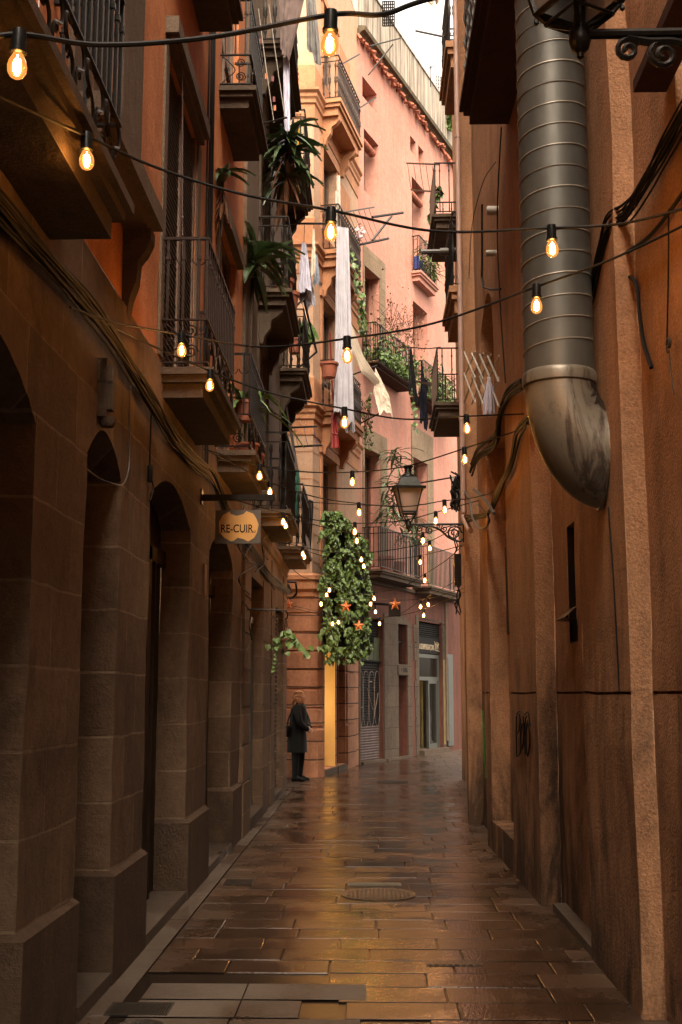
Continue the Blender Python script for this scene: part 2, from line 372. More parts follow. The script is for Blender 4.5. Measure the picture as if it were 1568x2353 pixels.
def wob(p, a=1.0):
    v = Vector(p); n1 = mnoise.noise_vector(v*1.3+V(7, 3, 1)); n2 = mnoise.noise_vector(v*5.5); n3 = mnoise.noise_vector(v*17)
    d = n1*.012*a+n2*.006*a+n3*.0028*a; return v+V(d.x, d.y, d.z*.5)
def wall(mb, p, q, z0, z1, holes=(), step=None):
    if step:
        t = MB(); fr = wall(t, p, q, z0, z1, holes)
        for f in t.f:
            P = [t.v[i] for i in f]
            if len(P) != 4: mb.face([wob(x) for x in P], True); continue
            na = max(1, int(math.ceil((P[1]-P[0]).length/step))); nb = max(1, int(math.ceil((P[3]-P[0]).length/step))) if max(v.z for v in P) < 8 else max(1, int(math.ceil((P[3]-P[0]).length/.6)))
            G_ = [[wob(P[0].lerp(P[1], i/na).lerp(P[3].lerp(P[2], i/na), j/nb)) for i in range(na+1)] for j in range(nb+1)]
            for j in range(nb):
                for i in range(na): mb.face([G_[j][i], G_[j][i+1], G_[j+1][i+1], G_[j+1][i]], True)
        mb.weld = True
        for h in holes:                       # backing strip behind each arch ring
            if len(h) > 5 and h[5]:
                s0, s1, b, rise = h[0], h[1], h[3], h[5]; w_ = (s1-s0)/2; n = 12
                cv = lambda x: b-rise+(rise*math.sqrt(max(0, 1-((x-s0-w_)/w_)**2)) if rise >= w_*.9 else rise*(1-((x-s0-w_)/w_)**2))
                for k in range(n):
                    a_, c_ = s0+(s1-s0)*k/n, s0+(s1-s0)*(k+1)/n
                    mb.face([fr(a_-.02, -.03, cv(a_)+.02), fr(c_+.02, -.03, cv(c_)+.02), fr(c_+.02, -.03, b+.12), fr(a_-.02, -.03, b+.12)])
        return fr
    """holes: (s0,s1,a,b,depth,rise,back)"""
    fr, L = wframe(p, q)
    xs = sorted({0.0, L, *[min(L, max(0, h[0])) for h in holes], *[min(L, max(0, h[1])) for h in holes]})
    zs = sorted({z0, z1, *[min(z1, max(z0, h[2])) for h in holes], *[min(z1, max(z0, h[3])) for h in holes]})
    for i in range(len(xs)-1):
        for j in range(len(zs)-1):
            cx = (xs[i]+xs[i+1])/2; cz = (zs[j]+zs[j+1])/2
            if any(h[0] < cx < h[1] and h[2] < cz < h[3] for h in holes): continue
            mb.face([fr(xs[i], 0, zs[j]), fr(xs[i+1], 0, zs[j]), fr(xs[i+1], 0, zs[j+1]), fr(xs[i], 0, zs[j+1])])
    for h in holes:
        s0, s1, a, b, dp = h[:5]; rise = h[5] if len(h) > 5 else 0; back = h[6] if len(h) > 6 else False
        pts = []
        if rise:
            n = 12; w_ = (s1-s0)/2
            for k in range(n+1):
                t = k/n; x = s0+(s1-s0)*t; pts.append((x, b-rise+rise*math.sqrt(max(0, 1-((x-s0-w_)/w_)**2)) if rise >= w_*.9 else b-rise+rise*(1-((x-s0-w_)/w_)**2)))
            for k in range(n):
                (x0, y0), (x1, y1) = pts[k], pts[k+1]
                mb.face([fr(x0, 0, y0), fr(x1, 0, y1), fr(x1, 0, b), fr(x0, 0, b)])
        else: pts = [(s0, b), (s1, b)]
        loop = [(s0, a)] + pts + [(s1, a)]
        for k in range(len(loop)):
            (x0, y0), (x1, y1) = loop[k], loop[(k+1) % len(loop)]
            if abs(x0-x1)+abs(y0-y1) < 1e-6: continue
            mb.face([fr(x0, 0, y0), fr(x0, -dp, y0), fr(x1, -dp, y1), fr(x1, 0, y1)])
        if back: mb.face([fr(x, -dp, y) for x, y in loop])
    return fr
def moulding(mb, path, z, prof):
    """sweep prof [(out, dz)...] along 2d path with mitres"""
    P = [Vector(p) for p in path]; N = len(P); offs = []
    for i in range(N):
        ns = []
        if i > 0: d = (P[i]-P[i-1]).normalized(); ns.append(Vector((d.y, -d.x)))
        if i < N-1: d = (P[i+1]-P[i]).normalized(); ns.append(Vector((d.y, -d.x)))
        b = sum(ns, Vector((0, 0))).normalized(); offs.append(b/max(.3, b.dot(ns[0])))
    for i in range(N-1):
        for k in range(len(prof)-1):
            (o0, a), (o1, b) = prof[k], prof[k+1]
            A = P[i]+offs[i]*o0; B = P[i+1]+offs[i+1]*o0; D = P[i]+offs[i]*o1; E_ = P[i+1]+offs[i+1]*o1
            mb.face([(*A, z+a), (*B, z+a), (*E_, z+b), (*D, z+b)])
    for i in (0, N-1): mb.face([(*(P[i]+offs[i]*o), z+a) for o, a in prof])

# ---------------------------------------------------------------- window / balcony builders
def window(bld, fr, s0, s1, z0, z1, d, mat, kind='door', label=None):
    """frame with glass, set back d from the wall face"""
    f = MB(); w_ = .07
    f.box((s0, -d, z0), (s0+w_, -d+.06, z1), fr); f.box((s1-w_, -d, z0), (s1, -d+.06, z1), fr)
    f.box((s0+w_, -d, z1-w_), (s1-w_, -d+.06, z1), fr); f.box((s0+w_, -d, z0), (s1-w_, -d+.06, z0+w_), fr)
    mid = (s0+s1)/2; f.box((mid-.035, -d+.003, z0+w_), (mid+.035, -d+.057, z1-w_), fr)
    if kind == 'door': f.box((s0+w_, -d+.005, z0+.75), (mid-.035, -d+.05, z0+.83), fr); f.box((mid+.035, -d+.005, z0+.75), (s1-w_, -d+.05, z0+.83), fr)
    o = f.build('window', mat, bld, label)
    g = MB(); g.box((s0+w_/2, -d+.015, z0+w_/2), (s1-w_/2, -d+.028, z1-w_/2), fr); g.build('pane', M['pane'], o)
    return o
def louvre(bld, fr, s0, s1, z0, z1, d, mat, name='shutter', step=.055, label=None):
    f = MB(); f.box((s0, -d, z0), (s0+.06, -d+.05, z1), fr); f.box((s1-.06, -d, z0), (s1, -d+.05, z1), fr)
    m_ = (s0+s1)/2; f.box((m_-.05, -d, z0), (m_+.05, -d+.052, z1), fr)
    f.box((s0, -d-.01, z0), (s1, -d-.002, z1), fr)
    z = z0+.03
    while z < z1-.03:
        for a, b in ((s0+.06, m_-.05), (m_+.05, s1-.06)):
            f.face([fr(a, -d+.004, z+step*.9), fr(b, -d+.004, z+step*.9), fr(b, -d+.04, z), fr(a, -d+.04, z)])
            f.face([fr(a, -d+.04, z), fr(b, -d+.04, z), fr(b, -d+.04, z-.008), fr(a, -d+.04, z-.008)])
        z += step
    return f.build(name, mat, bld, label)
def balcony(bld, fr, s0, s1, z, depth, style='scroll', h=1.0, mslab=None, miron=None, label=None, thick=1.0, spacing=.11, detail=1):
    mslab = mslab or M['slab']; miron = miron or M['iron']
    t = thick; sl = MB()
    for o, a, b in ((.035, -.05*t, 0), (.0, -.10*t, -.05*t), (-.05, -.20*t, -.10*t)):
        sl.box((s0-o, -.05, z+a), (s1+o, depth+o, z+b), fr)
    so = sl.build('balcony', mslab, bld, label)
    r = MB(); e = .035; a0, a1, dd = s0+e, s1-e, depth-e; b = .013
    def bar(s, d, za, zb, hw=.009): r.box((s-hw, d-hw, za), (s+hw, d+hw, zb), fr)
    levels = [h-.02]
    levels += [.045, .36] if style == 'scroll' else ([.05, h-.14] if style == 'baluster' else [.06])
    for i, lv in enumerate(levels):
        k = .02 if i == 0 else .011
        r.box((a0-b, -.0, z+lv), (a0+b, dd+b, z+lv+k), fr); r.box((a1-b, 0, z+lv), (a1+b, dd+b, z+lv+k), fr); r.box((a0, dd-b, z+lv+.002), (a1, dd+b, z+lv+k+.002), fr)
    zb = .37 if style == 'scroll' else .05
    runs = []
    n = max(2, int(round(dd/spacing)))
    for k in range(n): runs += [(a0, (k+.5)*dd/n), (a1, (k+.5)*dd/n)]
    n2 = max(2, int(round((a1-a0)/spacing)))
    for k in range(n2+1): runs.append((a0+(a1-a0)*k/n2, dd))
    for s, d in runs:
        if style == 'baluster':
            ht = h-.16
            prof = [(.012, .05), (.012, .12), (.024, .16), (.013, .2), (.013, ht*.42), (.03, ht*.48), (.022, ht*.53), (.031, ht*.58), (.015, ht*.63), (.013, ht*.85), (.026, ht*.9), (.012, ht)]
            i = len(r.v); r.lathe(prof, (0, 0, 0), 6)
            c_ = fr(s, d, z)
            for q in range(i, len(r.v)): r.v[q] = r.v[q]+c_
        else:
            bar(s, d, z+zb, z+h-.02)
            if detail: r.box((s-.014, d-.014, z+h-.17), (s+.014, d+.014, z+h-.142), fr)
    if style == 'scroll':
        for s in (a0, a1):                                   # end panels: two spirals and volutes
            q = lambda x, d, zz, s=s: fr(s, x, zz)
            rr = min(.075, dd*.17)
            r.tube(spiral(q, dd*.68, 0, z+.13, rr, 1.8, 0), .006, 4); r.tube(spiral(q, dd*.68, 0, z+.285, rr, 1.8, math.pi), .006, 4)
            r.tube(catmull([q(.02, 0, z+.06), q(dd*.3, 0, z+.13), q(dd*.5, 0, z+.2), q(dd*.3, 0, z+.29), q(.02, 0, z+.35)], 4), .006, 4)
            r.tube(spiral(q, dd*.22, 0, z+.2, rr*.6, 1.4, 0), .005, 4)
            m_ = max(1, int(dd/.11))
            for k in range(m_): r.tube([q((k+.5)*dd/m_+.05*math.cos(a), 0, z+h-.16-.05*math.sin(a)) for a in [math.pi*j/6 for j in range(7)]], .005, 4)
        m_ = max(2, int((a1-a0)/.17)); stp = (a1-a0)/m_
        for k in range(m_):                                  # S scrolls along the front
            c0 = a0+(k+.5)*stp; sg = 1 if k % 2 else -1
            r.tube(catmull([fr(c0-sg*stp*.32, dd, z+.08), fr(c0+sg*stp*.28, dd+.008, z+.09), fr(c0+sg*stp*.3, dd+.012, z+.18), fr(c0-sg*stp*.3, dd+.012, z+.24), fr(c0-sg*stp*.28, dd+.008, z+.33), fr(c0+sg*stp*.3, dd, z+.34)], 4), .008, 4)
            r.tube(spiral(fr, c0, dd+.004, z+.2, .03, 1.2, k), .006, 4, n if False else True)
    if style == 'baluster' and detail:
        m_ = max(2, int((a1-a0)/.14)); stp = (a1-a0)/m_
        for k in range(m_): r.tube(spiral(fr, a0+(k+.5)*stp, dd, z+h-.08, .045, 1.3, 0), .006, 4)
    r.build('railing', miron, so)
    return so
def corbel(mb, fr, s, w_, z, depth, h):
    """scroll bracket under a slab: side profile in (d,z)"""
    pr = [(0, 0), (depth, 0), (depth, -.07), (depth*.8, -.16*h/.6), (depth*.55, -.22*h/.6), (depth*.5, -.36*h/.6), (depth*.28, -h*.8), (depth*.2, -h), (0, -h)]
    A = [fr(s-w_/2, d, z+q) for d, q in pr]; B = [fr(s+w_/2, d, z+q) for d, q in pr]
    mb.face(A); mb.face(list(reversed(B)))
    for k in range(len(pr)): mb.face([A[k], A[(k+1) % len(pr)], B[(k+1) % len(pr)], B[k]])
# ================================================================ THE SETTING: street
mb = MB(); mc = MB(); tones = []; 
def slab(m_, x0, x1, y0, y1, z, tilt=.0):
    g_ = .004; bv = .006; x0 += g_; x1 -= g_; y0 += g_; y1 -= g_
    tx, ty = rnd.uniform(-tilt, tilt), rnd.uniform(-tilt, tilt); cx, cy = (x0+x1)/2, (y0+y1)/2
    zz = lambda x, y: z+(x-cx)*tx+(y-cy)*ty
    A = [(x0, y0), (x1, y0), (x1, y1), (x0, y1)]; B = [(x0+bv, y0+bv), (x1-bv, y0+bv), (x1-bv, y1-bv), (x0+bv, y1-bv)]
    t = (rnd.random(), rnd.random(), 0, 1); dp = rnd.choice((.0015, .002, .003, .0055))
    m_.face([(x, y, zz(x, y)) for x, y in B]); fs = 1
    for k in range(4):
        a, b = A[k], A[(k+1) % 4]; c_, d_ = B[(k+1) % 4], B[k]
        m_.face([(*a, zz(*a)-dp), (*b, zz(*b)-dp), (*c_, zz(*c_)), (*d_, zz(*d_))]); fs += 1
    if m_.tone is None: m_.tone = []
    m_.tone += [t]*fs
row = 0; y = 2.6
while y < 38:
    far = y > 14.9
    x = -3.2 if y > 20.4 else -1.296
    xe = 6.5 if far else (1.62)
    x -= 0 if y > 20.4 else 0
    first = True
    while x < xe:
        L_ = rnd.uniform(.46, .74)
        if first: L_ = rnd.uniform(.2, .7); first = False
        patch = (6.5 < y < 6.85 and x < -.25) or (6.15 < y <= 6.5 and x < -.55) or (y <= 6.15 and x < -.3)
        if not patch: slab(mb, x, min(x+L_, xe), y, y+.322, rnd.uniform(-.0012, .0012), .004)
        x += L_
    y += .322; row += 1
mb.build('paving', M['paving'], kind='structure')
y = 2.6
while y < 20.6:                                            # kerb strips of grey concrete along the walls
    L_ = rnd.uniform(.7, 1.1); slab(mc, -1.62, -1.30, y, min(y+L_, 20.25), .002, .002); y += L_
for (x0, x1, y0, y1) in ((-1.22, -.68, 6.15, 6.48), (-.68, -.02, 6.50, 6.84), (-1.22, -.68, 6.50, 6.84), (-.68, -.36, 6.15, 6.48), (-1.22, -.7, 5.2, 6.13), (-.7, -.05, 5.6, 6.13), (-1.22, -.7, 4.2, 5.18), (-.7, -.05, 4.7, 5.58)):
    slab(mc, x0, x1, y0, y1, .003, .001)
mc.build('concrete_kerb', M['concrete'], kind='structure')
g = MB(); g.face([(-60, -60, -.0085), (60, -60, -.0085), (60, 90, -.0085), (-60, 90, -.0085)]); g.build('ground', M['joint'], kind='structure')

# ================================================================ LEFT: old stone building with orange upper storeys
XL, XU, X2 = -1.46, -1.49, -1.43
b1 = thing('stone_building', 'long dark building on the left with arched stone ground floor and burnt orange upper storeys', 'building', (XL, 6, 0))
sy = lambda y: y+10
mb = MB()
arches = [(3.3, 5.02, 3.03, .26), (5.93, 6.78, 3.03, .2), (7.72, 9.48, 3.13, .22), (10.66, 12.5, 3.13, .24)]
frl = wall(mb, (XL, -10), (XL, 13.35), 0, 3.9, [(sy(a), sy(b), .0, t, .24, r_) for a, b, t, r_ in arches], .12)
mb.face([(XL, -10, 3.9), (XL, 13.35, 3.9), (XU-.01, 13.35, 3.93), (XU-.01, -10, 3.93)])
mb.build('stone_base', M['stone'], b1)
pl = MB()
for a, b in ((5.0, 5.95), (6.76, 7.74), (9.46, 10.68), (12.48, 13.36)):
    x0, x1 = XL-.235, XL+.035; h_ = .585; pl.cut()
    pl.box((x0, a, 0), (x1, b, h_)); pl.face([(x0, a, h_), (x1, a, h_), (x1-.03, a+.025, h_+.03), (x0, a+.025, h_+.03)]); pl.face([(x1, a, h_), (x1, b, h_), (x1-.036, b-.025, h_+.03), (x1-.036, a+.025, h_+.03)]); pl.face([(x0, b, h_), (x1, b, h_), (x1-.03, b-.025, h_+.03), (x0, b-.025, h_+.03)])
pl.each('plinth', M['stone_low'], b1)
# slightly offset big stones so the courses have real relief
rs = MB()
for a, b in ((5.02, 5.93), (6.78, 7.72), (9.48, 10.66), (12.5, 13.35)):
    z = .632; rs.cut()
    while z < 2.75:
        o_ = rnd.uniform(.004, .016); rs.box((XL-.22, a-o_*.5, z+.006), (XL+o_, b+o_*.5, z+.359)); z += .365

for (a, b, t, r_), k in zip(arches, range(4)):
    d = MB(); d.box((XL-.30, a-.02, 0), (XL-.24, b+.02, t+.05))
    do = d.build('door', M['black'] if k in (0, 1) else M['doorwood'], b1)  # first two panels near black: unlit depth of the arches put into the colour
    if k >= 2:
        q = MB(); q.box((XL-.24, a+.05, .02), (XL-.20, a+.14, 2.6)); q.box((XL-.24, b-.75, .02), (XL-.19, b-.62, 2.7)); q.box((XL-.24, a+.02, 2.6), (XL-.19, b-.02, 2.72)); q.box((XL-.24, b-.42, .02), (XL-.20, b-.36, 2.6)); q.build('door_frame', M['doorwood'], do)
st = MB()
for a, b in ((3.3, 4.99), (5.96, 6.75), (7.75, 9.45), (10.69, 12.47)): st.cut(); st.box((XL-.24, a, -.01), (XL+.03, b, .075))
st.each('threshold', M['concrete'], b1)
# upper storeys
mb = MB()
cols = [(8.1, 9.62), (11.15, 12.6)]
hol = [(sy(a), sy(b), z0, z1, .13) for a, b in cols for z0, z1 in ((3.96, 6.35), (7.72, 10.1), (11.4, 13.6))] + [(sy(5.75), sy(6.5), 4.62, 6.6, .15), (sy(3.4), sy(4.9), 3.96, 6.4, .15)]
fru = wall(mb, (XU, -10), (XU, 13.35), 3.93, 15, hol, .2)
mb.build('orange_wall', M['orange'], b1)
for a, b in cols:
    for z0, z1 in ((3.96, 6.35), (7.72, 10.1)):
        if z0 < 7 and a < 9: louvre(b1, fru, sy(a), sy(b)-.02, z0, z1, .055, M['wood'], step=.05)
        else: window(b1, fru, sy(a), sy(b), z0, z1, .12, M['wood'])
window(b1, fru, sy(5.75), sy(6.5), 4.62, 6.6, .12, M['wood'], 'w'); window(b1, fru, sy(3.4), sy(4.9), 3.96, 6.4, .12, M['wood'])
sr = MB()
for (a, b, z0, z1) in ((6.5, 7.08, 4.6, 7.0), (5.4, 5.75, 4.6, 7.0)): sr.cut(); sr.box((XU, a, z0), (XU+.035, b, z1))
sr.cut(); sr.box((XU, 5.5, 4.47), (XU+.2, 7.02, 4.60)); sr.box((XU, 5.54, 4.40), (XU+.15, 6.96, 4.47))
sr.cut(); sr.box((XU, 8.0, 6.42), (XU+.10, 9.72, 6.55)); sr.box((XU, 8.04, 6.35), (XU+.06, 9.68, 6.42)); sr.cut(); sr.box((XU, 7.97, 3.96), (XU+.02, 8.1, 6.35)); sr.cut(); sr.box((XU, 9.62, 3.96), (XU+.02, 9.78, 6.35))
sr.cut(); sr.box((XU, 11.0, 3.96), (XU+.02, 11.15, 6.35)); sr.cut(); sr.box((XU, 11.0, 6.35), (XU+.08, 12.75, 6.5))
sr.each('stone_surround', M['grey_wall'], b1)
cb = MB(); corbel(cb, fru, sy(6.85), .12, 4.40, .17, .55); cb.build('bracket', M['slab'], b1)
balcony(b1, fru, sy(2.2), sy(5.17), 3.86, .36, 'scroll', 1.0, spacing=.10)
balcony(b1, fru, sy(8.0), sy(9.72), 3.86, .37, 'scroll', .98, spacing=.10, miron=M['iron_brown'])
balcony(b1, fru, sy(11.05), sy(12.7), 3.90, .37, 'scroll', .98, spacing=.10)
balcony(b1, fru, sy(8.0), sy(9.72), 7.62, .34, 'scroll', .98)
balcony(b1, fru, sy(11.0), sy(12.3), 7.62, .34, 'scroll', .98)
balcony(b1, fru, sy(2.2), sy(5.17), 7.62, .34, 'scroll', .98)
dp = MB()
for k in range(5): dp.tube([(XU+.03+.02*(k%2), 10.05+.07*k+.01*math.sin(z*1.7+k), z) for z in [3.6+.4*j for j in range(25)]], .009, 5)
dp.build('riser_cables', M['cable'], b1)

# ================================================================ LEFT: second building, grey render with turned baluster balconies
b2 = thing('corner_house', 'narrow grey beige house at the lane corner with baluster balconies and shopfronts', 'building', (X2, 17, 0))
t2 = lambda y: y-13.35
mb = MB(); gh = [(t2(14.1), t2(15.75), .0, 3.0, .18), (t2(17.75), t2(19.4), .0, 2.9, .15)]
wall(mb, (XL, 13.35), (X2, 13.35), 0, 3.72); fr2 = wall(mb, (X2, 13.35), (X2, 20.25), 0, 3.72, gh); wall(mb, (X2, 20.25), (-6, 20.25), 0, 3.72)
mb.build('stone_base', M['stone'], b2)
ps = MB()
for a, b in ((13.37, 14.08), (15.78, 16.5), (17.1, 17.73), (19.42, 20.23)):
    z = .6; ps.cut()
    while z < 3.2: ps.box((X2-.1, a, z+.012), (X2+.012, b, z+.40)); z += .42
    ps.box((X2-.1, a-.01, 0), (X2+.022, b+.01, .59))
ps.each('stone_pilaster', M['stone'], b2)
mb = MB(); c2 = [(14.95, 16.3), (18.75, 20.0)]; U2 = X2-.02
hol = [(t2(a), t2(b), z0, z0+2.35, .13) for a, b in c2 for z0 in (3.96, 6.86, 10.36, 13.6)]
wall(mb, (XU, 13.35), (U2, 13.35), 3.72, 16.5); fr2u = wall(mb, (U2, 13.35), (U2, 20.25), 3.72, 16.5, hol); wall(mb, (U2, 20.25), (-6, 20.25), 3.72, 16.5)
mb.build('rendered_wall', M['grey_wall'], b2)
mo = MB(); moulding(mo, [(X2, 13.36), (X2, 20.25)], 3.55, [(0, 0), (.03, .03), (.03, .1), (.05, .14), (.05, .19), (0, .2)]); mo.build('string_course', M['stone'], b2)
for a, b in c2:
    for z0 in (3.96, 6.86, 10.36): window(b2, fr2u, t2(a), t2(b), z0, z0+2.35, .12, M['wood'])
    for z0 in (3.9, 6.82, 10.32): balcony(b2, fr2u, t2(a)-.22, t2(b)+.22, z0, .42, 'baluster', 1.02, spacing=.13)
cb = MB()
for a, b in c2:
    for z0 in (6.62, 10.12): 
        for s in (t2(a)-.05, t2(b)+.05): cb.cut(); corbel(cb, fr2u, s, .12, z0, .32, .5)
cb.each('bracket', M['slab'], b2)
tr_ = MB()
for a, b in c2:
    for z0 in (3.96, 6.86, 10.36): tr_.cut(); tr_.box((U2, a-.16, z0), (U2+.025, a, z0+2.5)); tr_.box((U2, b, z0), (U2+.025, b+.16, z0+2.5)); tr_.box((U2, a, z0+2.35), (U2+.025, b, z0+2.5))
tr_.each('stone_surround', M['slab'], b2)
d = MB(); d.box((X2-.2, 14.05, 0), (X2-.16, 15.8, 3.02)); do = d.build('door', M['black'], b2, 'black double door')
q = MB(); q.box((X2-.16, 14.12, .1), (X2-.12, 14.2, 2.5)); q.box((X2-.16, 14.9, .1), (X2-.12, 14.96, 2.5)); q.box((X2-.16, 15.65, .1), (X2-.12, 15.73, 2.5)); q.box((X2-.16, 14.1, 2.5), (X2-.11, 15.75, 2.58)); q.build('door_frame', M['graymetal'], do)
q = MB(); q.box((X2-.18, 14.12, -.01), (X2+.03, 15.74, .14)); q.cut(); q.box((X2-.15, 17.77, -.01), (X2+.02, 19.38, .08)); q.each('threshold', M['palestone'], b2)
sh = MB(); z = .08
while z < 2.88: sh.face([(X2-.10, 17.76, z), (X2-.10, 19.39, z), (X2-.07, 19.39, z+.035), (X2-.07, 17.76, z+.035)]); sh.face([(X2-.07, 17.76, z+.035), (X2-.07, 19.39, z+.035), (X2-.10, 19.39, z+.07), (X2-.10, 17.76, z+.07)]); z += .07
sh.build('roller_shutter', M['slab'], b2)

# ================================================================ CREAM BUILDING across the lane
Ca, Cb = (-1.12, 22.95), (-.25, 27.0)
b3 = thing('cream_building', 'warm cream and ochre corner building with ornate cornices beyond the side lane', 'building', (-1.0, 23, 0))
mb = MB(); base = [(-6, 22.93), (-1.14, 22.93), (-1.02, 22.96), (-.95, 23.03), (-.93, 23.14)]
for p, q in zip(base, base[1:]): wall(mb, p, q, 0, 3.72)
frc0, L0 = wframe(base[-1], Cb)
wall(mb, base[-1], Cb, 0, 3.72, [(.25, 1.35, .12, 2.42, .9), (1.45, 2.35, .12, 2.42, .2)])
mb.build('stone_base', M['cblock'], b3)
# deep horizontal rustication on the round pier
ru = MB(); z = .95
path = [(-3, 22.93)]+base[1:]
while z < 3.4:
    moulding(ru, path, z, [(0, 0), (.022, .012), (.022, .33), (0, .342)]); z += .365
moulding(ru, path, 0, [(0, 0), (.05, .0), (.05, .88), (.0, .93)])
ru.cut()
for k in range(7): ru.box((2.45, 0, .95+.365*k), (3.3, .03, 1.285+.365*k), frc0)
ru.box((2.42, 0, 0), (3.35, .05, .9), frc0)
ru.each('rusticated_pier', M['cblock'], b3)
mb = MB(); hC = [(.72, 1.9, z0, z0+2.35, .25) for z0 in (4.1, 7.42, 10.77, 14.12)]
wall(mb, (-6, 22.95), Ca, 3.72, 18.2); frc = wall(mb, Ca, Cb, 3.72, 18.2, hC)
mb.build('rendered_wall', M['cream'], b3)
wall_path = [(-6, 22.95), Ca, Cb]
mo = MB()
for zt in (7.35, 10.72, 14.1):
    mo.cut()
    moulding(mo, wall_path, zt, [(0, -.66), (.02, -.655), (.02, -.36), (.05, -.33), (.05, -.25), (.08, -.20), (.08, -.13), (.13, -.08), (.13, -.02), (0, 0)])
    moulding(mo, wall_path, zt, [(0, .0), (.03, .01), (.03, .52), (.0, .56)])
mo.cut(); moulding(mo, [(-6, 22.93), (-1.12, 22.93), (-.93, 23.14), Cb], 3.66, [(0, -.25), (.05, -.2), (.05, -.12), (.11, -.06), (.11, .1), (.15, .12), (.15, .2), (0, .26)])
mo.each('cornice', M['ochre'], b3)
fl = MB()                                                       # fluted and scrolled frieze ornaments on the front
for zt in (10.72, 14.1):
    fl.cut()
    for k in range(4):
        x = -1.62+k*.07+0; fl.box((x, 22.90, zt-.58), (x+.03, 22.93, zt-.4))
fl.cut(); fo = lambda s, d, z: V(-1.75+s, 22.93-d, z)
for sx in (.15, .45): fl.tube(spiral(fo, sx, 0, 6.95, .09, 1.6), .008, 4); fl.tube(spiral(fo, sx+.12, 0, 7.05, .07, 1.4, 1, -1), .008, 4)
fl.each('frieze_ornament', M['cream'], b3)
cb = MB(); cy = MB()
for z0 in (7.38, 10.75, 14.12):
    balcony(b3, frc, .55, 2.7, z0, .42, 'baluster', 1.02, mslab=M['ochre'], miron=M['iron_brown'], thick=1.7, spacing=.12)
    for s in (.75, 2.35): cb.cut(); corbel(cb, frc, s, .14, z0-.34, .38, .6)
cb.each('bracket', M['ochre'], b3)
for z0 in (4.1, 7.42, 10.77, 14.12):
    window(b3, frc, .72, 1.9, z0, z0+2.35, .22, M['wood'])
    cy.cut()
    for s0_, s1_ in ((.58, .72), (1.9, 2.04)): cy.box((s0_, 0, z0), (s1_, .03, z0+2.35), frc)
    cy.box((.52, 0, z0+2.35), (2.1, .05, z0+2.5), frc)
    if z0 > 7.5: cy.cut(); cy.box((2.3, 0, z0+1.3), (3.3, .015, z0+2.3), frc)
cy.each('door_surround', M['ochre'], b3)
gr = MB()
for z in [4.15+.55*k for k in range(5)]:
    gr.box((-3, 22.942, z), (-1.14, 22.948, z+.012)); gr.box((.05, .002, z), (.5, .006, z+.012), frc)
gr.build('incised_lines', M['ochre'], b3)
# lit passage
ps = MB(); ps.box((.2, -.92, 0), (1.4, -.88, 2.5), frc0); ps.box((1.332, -.9, .11), (1.342, -.012, 2.41), frc0); ps.box((.24, -.9, 2.41), (1.36, -.03, 2.44), frc0)
pas = ps.build('passage', M['yellow_wall'], b3, 'bright yellow lit passage')
lm = MB(); lm.lathe([(.06, 2.36), (.07, 2.385), (.05, 2.405)], (0, 0, 0), 10)
cc = frc0(.75, -.45, 0)
for v_ in lm.v: v_ += cc
lm.build('ceiling_lamp', M['shoplight'], pas)
pld = bpy.data.lights.new('passage_lamp', 'POINT'); pld.energy = 4.5; pld.color = (1, .74, .42); pld.shadow_soft_size = .06
plo = bpy.data.objects.new('passage_lamp', pld); C.objects.link(plo); plo.location = frc0(.55, -.45, 1.35)
wd = MB(); wd.box((1.45, -.2, .1), (2.35, -.16, 2.42), frc0)
for s in (1.5, 1.75, 2.0, 2.2): wd.box((s, -.16, .15), (s+.04, -.13, 2.4), frc0)
wd.build('door', M['redwood'], b3)
q = MB(); q.box((.26, -.88, -.01), (1.34, .04, .11), frc0); q.cut(); q.box((1.46, -.16, -.01), (2.34, .04, .11), frc0); q.each('threshold', M['palestone'], b3)

# ================================================================ PINK BUILDING closing the view
Pa, Pb = (-.25, 27.0), (4.6, 39.3)
b4 = thing('pink_building', 'tall salmon pink building closing the view with stained parapet and planted balconies', 'building', (1, 30, 0))
ZB = 4.25
mb = MB()
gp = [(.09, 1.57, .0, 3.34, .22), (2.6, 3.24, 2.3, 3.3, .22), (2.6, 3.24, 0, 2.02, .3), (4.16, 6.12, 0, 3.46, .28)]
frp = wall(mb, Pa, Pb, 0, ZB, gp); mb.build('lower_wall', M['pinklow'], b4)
hp = [(.33, 1.33, 16.27, 16.8, .4), (.42, 1.43, 13.83, 15.45, .42), (3.88, 4.36, 16.42, 16.86, .35), (4.57, 5.03, 16.4, 16.88, .35), (3.98, 5.1, 12.98, 15.7, .42),
      (.4, 1.42, 9.42, 11.88, .38), (3.98, 5.2, 9.42, 12.13, .42), (.36, 1.45, 4.45, 7.36, .36), (3.84, 5.0, 4.4, 7.77, .36)]
mb = MB(); wall(mb, Pa, Pb, ZB, 17.75, hp); mb.build('pink_wall', M['pink'], b4)
for h_ in hp[:5]+[hp[6]]: window(b4, frp, h_[0], h_[1]-.15*(h_[3]-h_[2] > 1), h_[2], h_[3], h_[4]-.04, M['redwood'], 'w')
for h_ in (hp[5], hp[7], hp[8]): window(b4, frp, h_[0], h_[1], h_[2], h_[3], h_[4]-.04, M['redwood'])
rb = MB()
for (s0, s1, z) in ((.5, 1.3, 15.2), (4.05, 5.0, 15.3)): rb.cut(); rb.tube([frp(s0, -.12, z), frp(s1, -.12, z-.02)], .10, 10)
rb.each('rolled_blind', M['tile'], b4)
ss = MB()
def surround(s0, s1, z0, z1, wl, wr, top):
    ss.cut(); ss.box((s0-wl, 0, z0), (s0, .025, z1), frp); ss.box((s1, 0, z0), (s1+wr, .025, z1), frp); ss.box((s0-wl, 0, z1), (s1+wr, .028, z1+top), frp)
